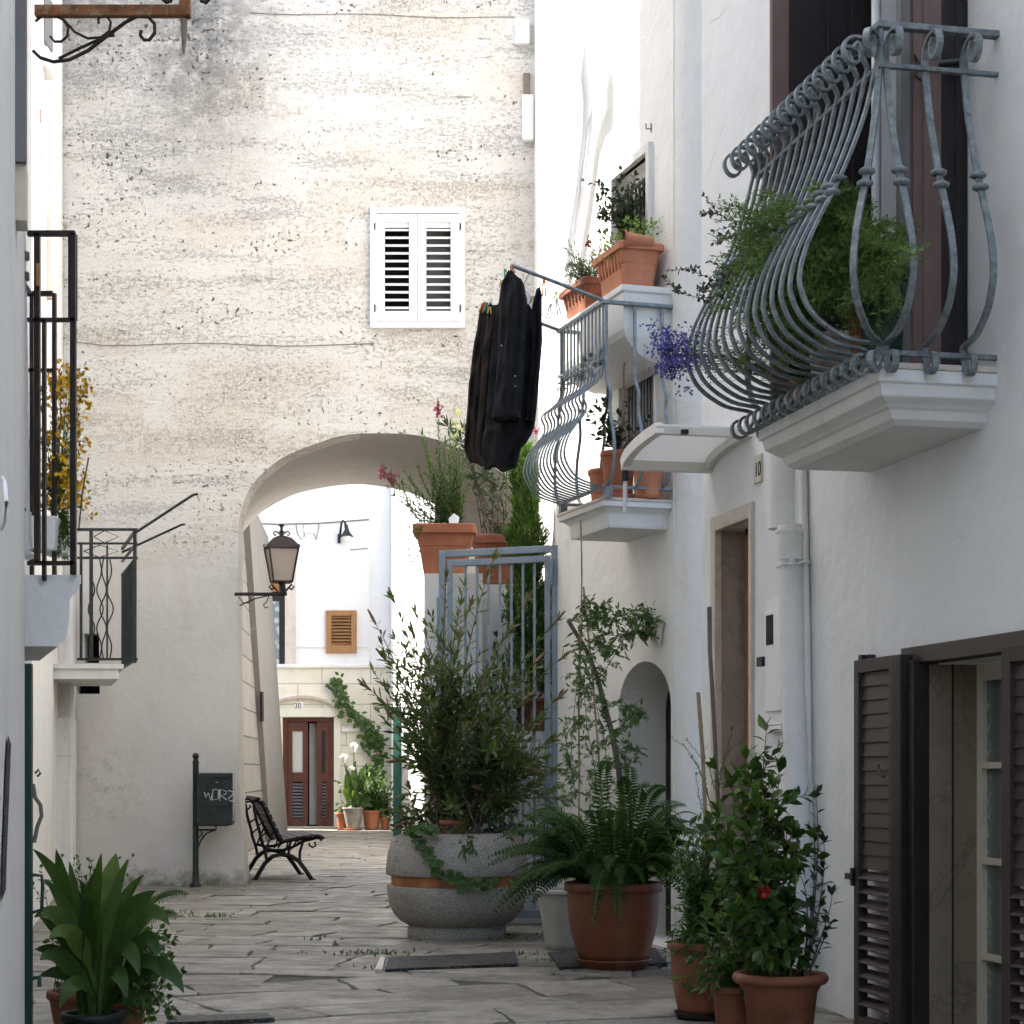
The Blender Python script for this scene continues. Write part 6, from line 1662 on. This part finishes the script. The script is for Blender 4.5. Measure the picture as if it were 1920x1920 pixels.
t2=thing('flower_box','dull brown window box with rosemary and red blooms beside the orange box','flower box',tuple(c))
box_planter(c,.42,.22,.20,ax,.82,.035,6).build('box',M['terrad'],t2)
S=MB(); Lf=MB(); Pt=MB()
for k in range(46):
    px=r.gauss(1100,24); py=r.uniform(440,545); px=min(max(px,1050),1150)
    b=c+V((r.uniform(-.06,.06),r.uniform(-.1,.1),.18)); e=P(px,py,11.3+r.uniform(-.15,.15)); pts=bez(b,(b+e)/2+V((0,0,.05)),e,7); leafy(S,Lf,pts,r,.003,.0055,.036,.007,50,.1,.1,.3,True,.5)
for k in range(8):
    e=P(r.uniform(1060,1085),r.uniform(490,540),11.1); b=c+V((-.05,0,.25)); leafy(S,Lf,bez(b,(b+e)/2+V((0,0,.1)),e,7),r,.003,.0075,.028,.0045,50,.15,.1)
petals(Pt,P(1104,457,11.2),r,26,.018); petals(Pt,P(1128,470,11.2),r,10,.015)
S.build('stems',M['bark'],t2); Lf.build('foliage',M['dark'],t2); Pt.build('blossoms',M['red'],t2)

# ================================================================== LAUNDRY
A0,A1,B0,B1=ARM
def garment(name,label,rows,Y,mat,depth=.06,seed=1,yaw=0.0,cat='clothing',folds=3):
    """rows: (py, px_left, px_right)"""
    q=random.Random(seed); t=thing(name,label,cat,P((rows[0][1]+rows[0][2])/2,rows[0][0],Y)); mb=MB(); rings=[]; N=28
    ph=[q.uniform(0,6.28) for _ in range(6)]
    full=[]
    for (a,b) in zip(rows,rows[1:]):
        n=max(2,int((b[0]-a[0])/14))
        for i in range(n): 
            u=i/n; full.append(tuple(a[k]+(b[k]-a[k])*u for k in range(3)))
    full.append(rows[-1])
    for j,(py,x0,x1) in enumerate(full):
        cx=(x0+x1)/2; hw=(x1-x0)/2/F*Y; cc=P(cx,py,Y); ring=[]
        v=j/len(full); dp=depth*min(1,.25+3*v)
        for k in range(N):
            a=2*math.pi*k/N; ca=math.cos(a); sa=math.sin(a)
            w=(1+.45*math.sin(a*folds+ph[0]+v*1.6)*v**.4+.25*math.sin(a*(folds*2+1)+ph[1]+v*3))
            wr=.009*math.sin(j*1.25+ph[2]+ca*4)+.005*math.sin(j*2.1+ph[3]+ca*7)
            ring.append(cc+V((hw*ca*(1+.018*math.sin(j*.5+ph[4])),dp*sa*w*(1+wr*6)-wr,wr*.6)))
        rings.append(ring)
    mb.loft(rings,caps=True,smooth=True); mb.build('fabric',M[mat],t); return t
Yq=10.2
g1=garment('hooded_jacket','black hooded jacket hanging foremost at the end of drying arm',[(508,953,962),(520,944,972),(535,940,983),(560,936,988),(600,936,986),(650,934,985),(700,931,982),(760,926,977),(786,924,974)],10.05,'cloth',.075,2)
mb=MB(); cc=P(949,790,10.03); rg=[[P(949+25*math.cos(a),786+3*math.sin(a)+yy,10.03+.078*0)+V((0,.075*math.sin(a),0)) for a in [2*math.pi*k/20 for k in range(20)]] for yy in (-14,0)]
rg=[[x+V((x.x-P(949,0,10.03).x,x.y-10.03,0))*.06 for x in R_] for R_ in rg]
mb.loft(rg,caps=False,smooth=True); mb.build('cuff',M['cloth'],g1)
mb=MB()
for (x,y) in ((940,648),(966,705),(966,724)): mb.sphere(P(x,y,9.96),.004,5)
mb.build('stud',M['peg_w'],g1)
garment('long_coat','long black coat hanging behind jacket and reaching lowest',[(560,935,985),(600,930,1008),(650,922,1014),(700,918,1010),(800,908,1003),(815,906,998),(840,903,976),(878,908,968)],10.3,'cloth',.07,3,folds=4)
garment('trousers','brown black trousers leg with peg hanging leftmost on the line',[(572,902,916),(600,896,920),(650,888,918),(720,879,910),(800,873,905),(838,870,905),(868,880,910)],10.55,'clothb',.05,5)
garment('cardigan','dark brown ribbed cardigan hanging between trousers and hooded jacket',[(572,916,936),(600,912,940),(660,905,938),(740,900,936),(820,892,928),(850,890,925),(874,902,930)],10.42,'clothb',.06,7)
garment('lace_top','black lace-edged top hanging right of hooded jacket near drying arm',[(540,1006,1014),(556,1002,1016),(575,998,1016),(600,996,1016),(640,998,1017),(700,994,1012),(790,985,1004)],10.22,'cloth',.05,9)
def peg(px,py,Y,mat,label,ang=0,L=.045):
    t=thing('clothes_peg',label,'peg',P(px,py,Y),'clothes pegs on the drying lines'); mb=MB(); R=Matrix.Rotation(ang,3,'Y'); p=P(px,py,Y)
    for s in (-1,1): mb.hexa([p+R@V((s*(.003+.006*(1 if z<0 else 0))+x,y,z*L)) for x in(-.0035,.0035) for y in(-.006,.006) for z in(-.6,.6)])
    mb.build('jaw',M[mat],t)
peg(1020,540,10.25,'peg_o','orange clothes peg clipped alone on bare stretch of drying arm',0,.075)
peg(905,576,10.5,'peg_o','orange peg holding leftmost trousers',.4,.05); peg(960,506,10.02,'peg_o','small orange peg at the top of black hood',-.3,.03)
peg(912,576,10.5,'peg_g','green peg beside the orange trouser peg',.2); peg(920,572,10.45,'peg_w','pale peg on the cardigan shoulder',.1); peg(918,582,10.4,'peg_y','yellow peg below pale cardigan peg',.1,.03)
peg(940,532,10.05,'peg_y','yellow peg on the side of black hood',.1,.03); peg(948,512,10.05,'peg_g','thin green peg left of the hood tip',-.2,.035)
peg(992,560,10.25,'peg_w','pale peg between hooded jacket and lace top',-.1); peg(998,562,10.25,'peg_y','yellow peg beside pale peg right of hooded jacket',.2,.03)
peg(1030,584,10.4,'peg_w','grey star-like peg hanging lowest under drying arm',.2,.07); peg(1046,576,10.45,'peg_w','grey peg hanging right of the lowest grey peg',-.2,.07); peg(1042,556,10.45,'peg_y','bright yellow peg above grey hanging pegs',.1,.04)

# ================================================================== GARDEN BEHIND THE GATE
r=random.Random(99)
Y=12.62; c=P(833,1076,Y)+V((0,.12,0)); 
t=thing('flower_box','orange terracotta flower box with pink snapdragons on the white pillar','flower box',tuple(c))
box_planter(c,.38,.26,.33,(1,0),.72,.06,0,.018).build('box',M['terra'],t)
mb=MB(); q=c+V((0,0,.31)); mb.add([q+V((x,y,0)) for x,y in((-.17,-.11),(.17,-.11),(.17,.11),(-.17,.11))],[(0,1,2,3)]); mb.build('soil',M['soil'],t)
mb=MB(); q=P(851,972,12.55); mb.loft([[q+V((-.03,0,-.03)),q+V((.03,0,-.03)),q+V((.035,0.01,.01)),q+V((0,.01,.035)),q+V((-.035,.01,0))],[q+V((-.03,.01,-.03)),q+V((.03,.01,-.03)),q+V((.035,.02,.01)),q+V((0,.02,.035)),q+V((-.035,.02,0))]]); mb.build('white_card',M['white'],t)
S=MB(); Lf=MB(); Pk=MB(); Lm=MB()
for (px,py,fl) in ((821,760,1),(792,815,0),(796,830,0),(718,880,1),(734,890,1),(748,895,0),(760,885,0),(755,910,0),(770,900,0),(808,870,0),(820,850,0),(835,830,0),(845,800,0),(855,815,0),(780,930,0),(815,900,0),(845,880,0),(870,860,0),(800,890,0),(830,900,0),(860,890,0),(840,905,0),(862,870,0),(880,910,0),(826,920,0),(812,930,0),(850,920,0),(870,935,0),(740,930,0),(765,950,0),(785,880,0),(850,850,0),(875,890,0)):
    b=c+V((r.uniform(-.12,.12),r.uniform(-.08,.05),.31)); e=P(px,py,12.7+r.uniform(-.1,.15))
    m=(b+e)/2+V((-.04 if px<790 else 0,0,-.04 if px<790 else .05))
    pts=bez(b,m,e,12); leafy(S,Lf,pts,r,.0035,.0055,.052,.011,50,.05,.2)
    if fl:
        for k in range(18): petals(Pk,e-V((r.gauss(0,.012),0,r.uniform(-.01,.07))),r,2,.024)
    S.tube([e,e+V((0,0,.05))],[.008,.003],5)
for L in ([(790,985),(768,1000),(765,1030),(772,1050)],[(795,985),(780,1010),(785,1030)],[(785,980),(762,990),(755,1020)],[(800,985),(775,995),(778,1020),(782,1040)]):
    leafy(S,Lf,[P(x,y,12.5) for x,y in L],r,.003,.008,.036,.013,60,.1,.3)
for k in range(30): petals(Lm,P(r.gauss(855,5),r.uniform(765,845),12.75),r,2,.022)
S.build('stems',M['gstem'],t); Lf.build('foliage',M['mid'],t); Pk.build('blossoms',M['pink'],t); Lm.build('pale_blossoms',M['lime'],t)
c=P(945,1097,13.42); 
t=thing('flower_box','wide dull brown flower box with oleander on the wall behind the gate','flower box',tuple(c))
box_planter(c,.44,.26,.34,(1,0),.8,.06,0,.015).build('box',M['terrad'],t)
S=MB(); Lf=MB()
for (px,py) in ((840,800),(865,830),(880,850),(905,890),(915,900),(930,905),(950,900),(940,920),(890,900),(920,930),(900,860),(870,810)):
    b=c+V((r.uniform(-.15,.1),r.uniform(-.06,.06),.32)); e=P(px,py,13.4+r.uniform(-.1,.1)); pts=bez(b,b.lerp(e,.5)+V((0,0,.08)),e,9); leafy(S,Lf,pts,r,.005,.022,.10,.016,55,.35,.15,.3,True,.5)
    for k in range(14):
        Lf.leaf(e,rdir(r,.5),rdir(r),.10,.015,.15,.2,.5)
for k in range(20):
    e=P(r.uniform(905,945),r.uniform(950,995),13.3); b=c+V((0,0,.33)); leafy(S,Lf,bez(b,(b+e)/2,e,5),r,.002,.015,.035,.012,50,.1)
S.build('stems',M['bark'],t); Lf.build('foliage',M['dark'],t)
# conifer
Yk=12.85; c=P(998,1371,Yk)
t=thing('potted_conifer','slim bright green conifer in a terracotta pot behind the gate bars','conifer',tuple(c))
pot_mesh(c,.11,.085,.22,.03,.01).build('pot',M['terrad'],t); soil(c,.1,.2).build('soil',M['soil'],t)
mb=MB(); mb.tube([c+V((0,0,.2)),P(992,1100,Yk),P(980,860,Yk)],[.018,.012,.004],6); mb.build('trunk',M['bark'],t)
Lf=MB()
for k in range(2600):
    u=r.random()**.85; py=1300-(1300-852)*u; cx=998-(998-980)*u
    w=(.16*(1-u)**.75+.03)*(.8+.25*math.sin(u*23)+.15*math.sin(u*51)); a=r.uniform(0,6.28); rr=w*math.sqrt(r.random())
    p=P(cx,py,Yk)+V((rr*math.cos(a),rr*math.sin(a),0)); d=V((math.cos(a)*.55,math.sin(a)*.55,1)).normalized()
    for j in range(7): Lf.needle(p+d*.012*j,d+rdir(r)*.55,rdir(r),r.uniform(.025,.05),.0085)
Lf.build('crown',M['conif'],t)
# climbing stems with tiny leaves by the wall
c=P(1012,1300,12.9)
t=thing('climbing_plant','thin dark climber with a pink bloom between conifer and balcony','climber',tuple(c))
S=MB(); Lf=MB(); Pk=MB()
for L in ([(1018,1300),(1025,1150),(1012,1040),(1005,900),(1005,810)],[(1020,1300),(1010,1000),(990,850)],[(1025,1250),(1030,1120),(1020,1060)],[(1015,1300),(1022,1180),(1035,1100)]):
    leafy(S,Lf,[P(x,y,12.95) for x,y in L],r,.004,.012,.032,.011,60,.2,.2)
for k in range(8): petals(Pk,P(1004+r.gauss(0,2),805+r.gauss(0,6),12.95),r,2,.022)
S.build('stems',M['bark'],t); Lf.build('foliage',M['dark'],t); Pk.build('blossoms',M['pink'],t)
c=P(890,1735,12.75); c.z=0
t=thing('potted_shrub','dark shrub in a terracotta pot low behind the gate bars','potted plant',tuple(c))
pot_mesh(c,.12,.09,.25,.03,.01).build('pot',M['terrad'],t)
S=MB(); Lf=MB()
for k in range(60):
    e=P(r.uniform(840,1030),r.uniform(1150,1560),12.75+r.uniform(-.1,.1)); b=c+V((0,0,.24)); leafy(S,Lf,bez(b,(b+e)/2+V((0,0,.1)),e,7),r,.005,.03,.07,.028,60,.3,.2)
S.build('stems',M['bark'],t); Lf.build('foliage',M['dark'],t)

# ================================================================== FAR COURT PLANTS
r=random.Random(101)
def G(px,py): p=gp(px,py); p.z=0; return p
c=P(662,0,32.3); c.z=0
t=thing('potted_calla_lily','white calla lilies in a grey stone urn by the far door','potted plant',tuple(c))
pot_mesh(c+V((0,0,.02)),.17,.11,.36,.03,.01).build('urn',M['greystone'],t); saucer(c,.16,.03).build('saucer',M['terra'],t)
S=MB(); Lf=MB(); Pt=MB()
for k in range(36):
    e=P(r.uniform(646,700),r.uniform(1420,1520),32.3+r.uniform(-.2,.2)); b=c+V((r.uniform(-.1,.1),0,.36)); big_leaf(Lf,b,(b+e)/2+V((0,0,.12)),e,.14,V((r.uniform(-.5,.5),-1,.4)),.3,6)
for (px,py) in ((664,1404),(645,1425),(658,1447)):
    e=P(px,py,32.2); b=c+V((0,0,.36)); S.tube(bez(b,(b+e)/2,e,6),.012,5); Pt.lathe([(.012,-.06),(.035,0),(.075,.06),(.03,.10)],e,10)
S.build('stems',M['gstem'],t); Lf.build('leaves',M['mid'],t); Pt.build('blossoms',M['calla'],t)
def farpot(px,rad,h,label,spread,top_,mat='mid',n=60):
    c=P(px,0,32.4); c.z=0; t=thing('potted_plant',label,'potted plant',tuple(c)); pot_mesh(c,rad,rad*.75,h,.05,.02).build('pot',M['terra'],t)
    S=MB(); Lf=MB()
    for k in range(n):
        e=c+V((r.gauss(0,spread),r.gauss(0,spread*.6),h+r.random()*top_)); b=c+V((0,0,h-.04)); leafy(S,Lf,bez(b,(b+e)/2+V((0,0,.08)),e,5),r,.005,.05,.10,.05,60,.2,.2)
    S.build('stems',M['gstem'],t); Lf.build('foliage',M[mat],t)
farpot(697,.15,.33,'leafy green plant in a terracotta pot with saucer right of the grey urn',.2,.75,'mid',90)
farpot(722,.08,.22,'small terracotta pot of dark foliage rightmost by the far house',.14,.55,'dark',50)
farpot(641,.09,.30,'low plant in the terracotta pot left of the grey urn',.06,.08,'mid',10)
c=P(705,1552,33.4); c.z=0
t=thing('climbing_vine','green vine climbing the cream stone blocks right of door 30','climber',tuple(c))
S=MB(); Lf=MB()
vp=[(706,1530),(712,1480),(708,1430),(706,1395),(694,1365),(672,1345),(650,1328),(640,1305),(634,1285),(632,1272)]
pts=[]; ctl=[P(x,y,33.5) for x,y in vp]
for a,b in zip(ctl,ctl[1:]):
    for k in range(5): pts.append(a.lerp(b,k/5))
S.tube(pts,.012,5)
for p in pts:
    for k in range(7): Lf.leaf(p+V((r.gauss(0,.065),-.03-r.random()*.05,r.gauss(0,.06))),V((r.uniform(-1,1),-.3,r.uniform(-1,.5))),V((r.uniform(-.5,.5),-1,.4)),r.uniform(.07,.13),r.uniform(.05,.10),.2,.2,.45)
for k in range(110):
    p=P(r.gauss(700,9),r.uniform(1375,1400),33.45); Lf.leaf(p,V((r.uniform(-1,1),-.3,r.uniform(-1,.5))),V((r.uniform(-.5,.5),-1,.4)),.11,.08,.2,.2,.45)
S.build('stem',M['bark'],t); Lf.build('foliage',M['mid'],t)

# ================================================================== LIGHT, SKY, CAMERA
w=bpy.data.worlds.new('World'); SC.world=w; w.use_nodes=True
nt=w.node_tree; bg=nt.nodes['Background']
sky=nt.nodes.new('ShaderNodeTexSky'); sky.sky_type='NISHITA'; sky.sun_disc=False
SUN_EL=math.radians(58); sd=V((-.965,.262,0)).normalized()
sky.sun_elevation=SUN_EL; sky.sun_rotation=math.atan2(sd.x,sd.y); sky.air_density=1.0; sky.dust_density=2.5; sky.ozone_density=1.0
nt.links.new(sky.outputs[0],bg.inputs[0]); bg.inputs[1].default_value=.13
L=bpy.data.lights.new('sun','SUN'); L.energy=4.5; L.angle=math.radians(.5); L.color=(1,.965,.915)
lo=bpy.data.objects.new('sun',L); COL.objects.link(lo)
dirS=V((sd.x*math.cos(SUN_EL),sd.y*math.cos(SUN_EL),math.sin(SUN_EL)))
lo.rotation_euler=dirS.to_track_quat('Z','Y').to_euler(); lo.location=(-8,5,20)
cd=bpy.data.cameras.new('camera'); cam_=bpy.data.objects.new('camera',cd); COL.objects.link(cam_)
cam_.location=(0,0,H); cam_.rotation_euler=(math.pi/2,0,0); cd.sensor_width=36; cd.lens=36*F/1920; cd.shift_y=(HOR-960)/1920; cd.clip_end=1000; cd.clip_start=.05
SC.camera=cam_
SC.view_settings.view_transform='Standard'; SC.view_settings.look='None'; SC.view_settings.gamma=1; SC.view_settings.exposure=2.15
SC.render.engine='CYCLES'
SC.cycles.max_bounces=7; SC.cycles.diffuse_bounces=5; SC.cycles.glossy_bounces=3; SC.cycles.transmission_bounces=4; SC.cycles.transparent_max_bounces=4
SC.cycles.use_denoising=True; SC.cycles.use_adaptive_sampling=True; SC.cycles.adaptive_threshold=.025; SC.cycles.caustics_reflective=False; SC.cycles.caustics_refractive=False
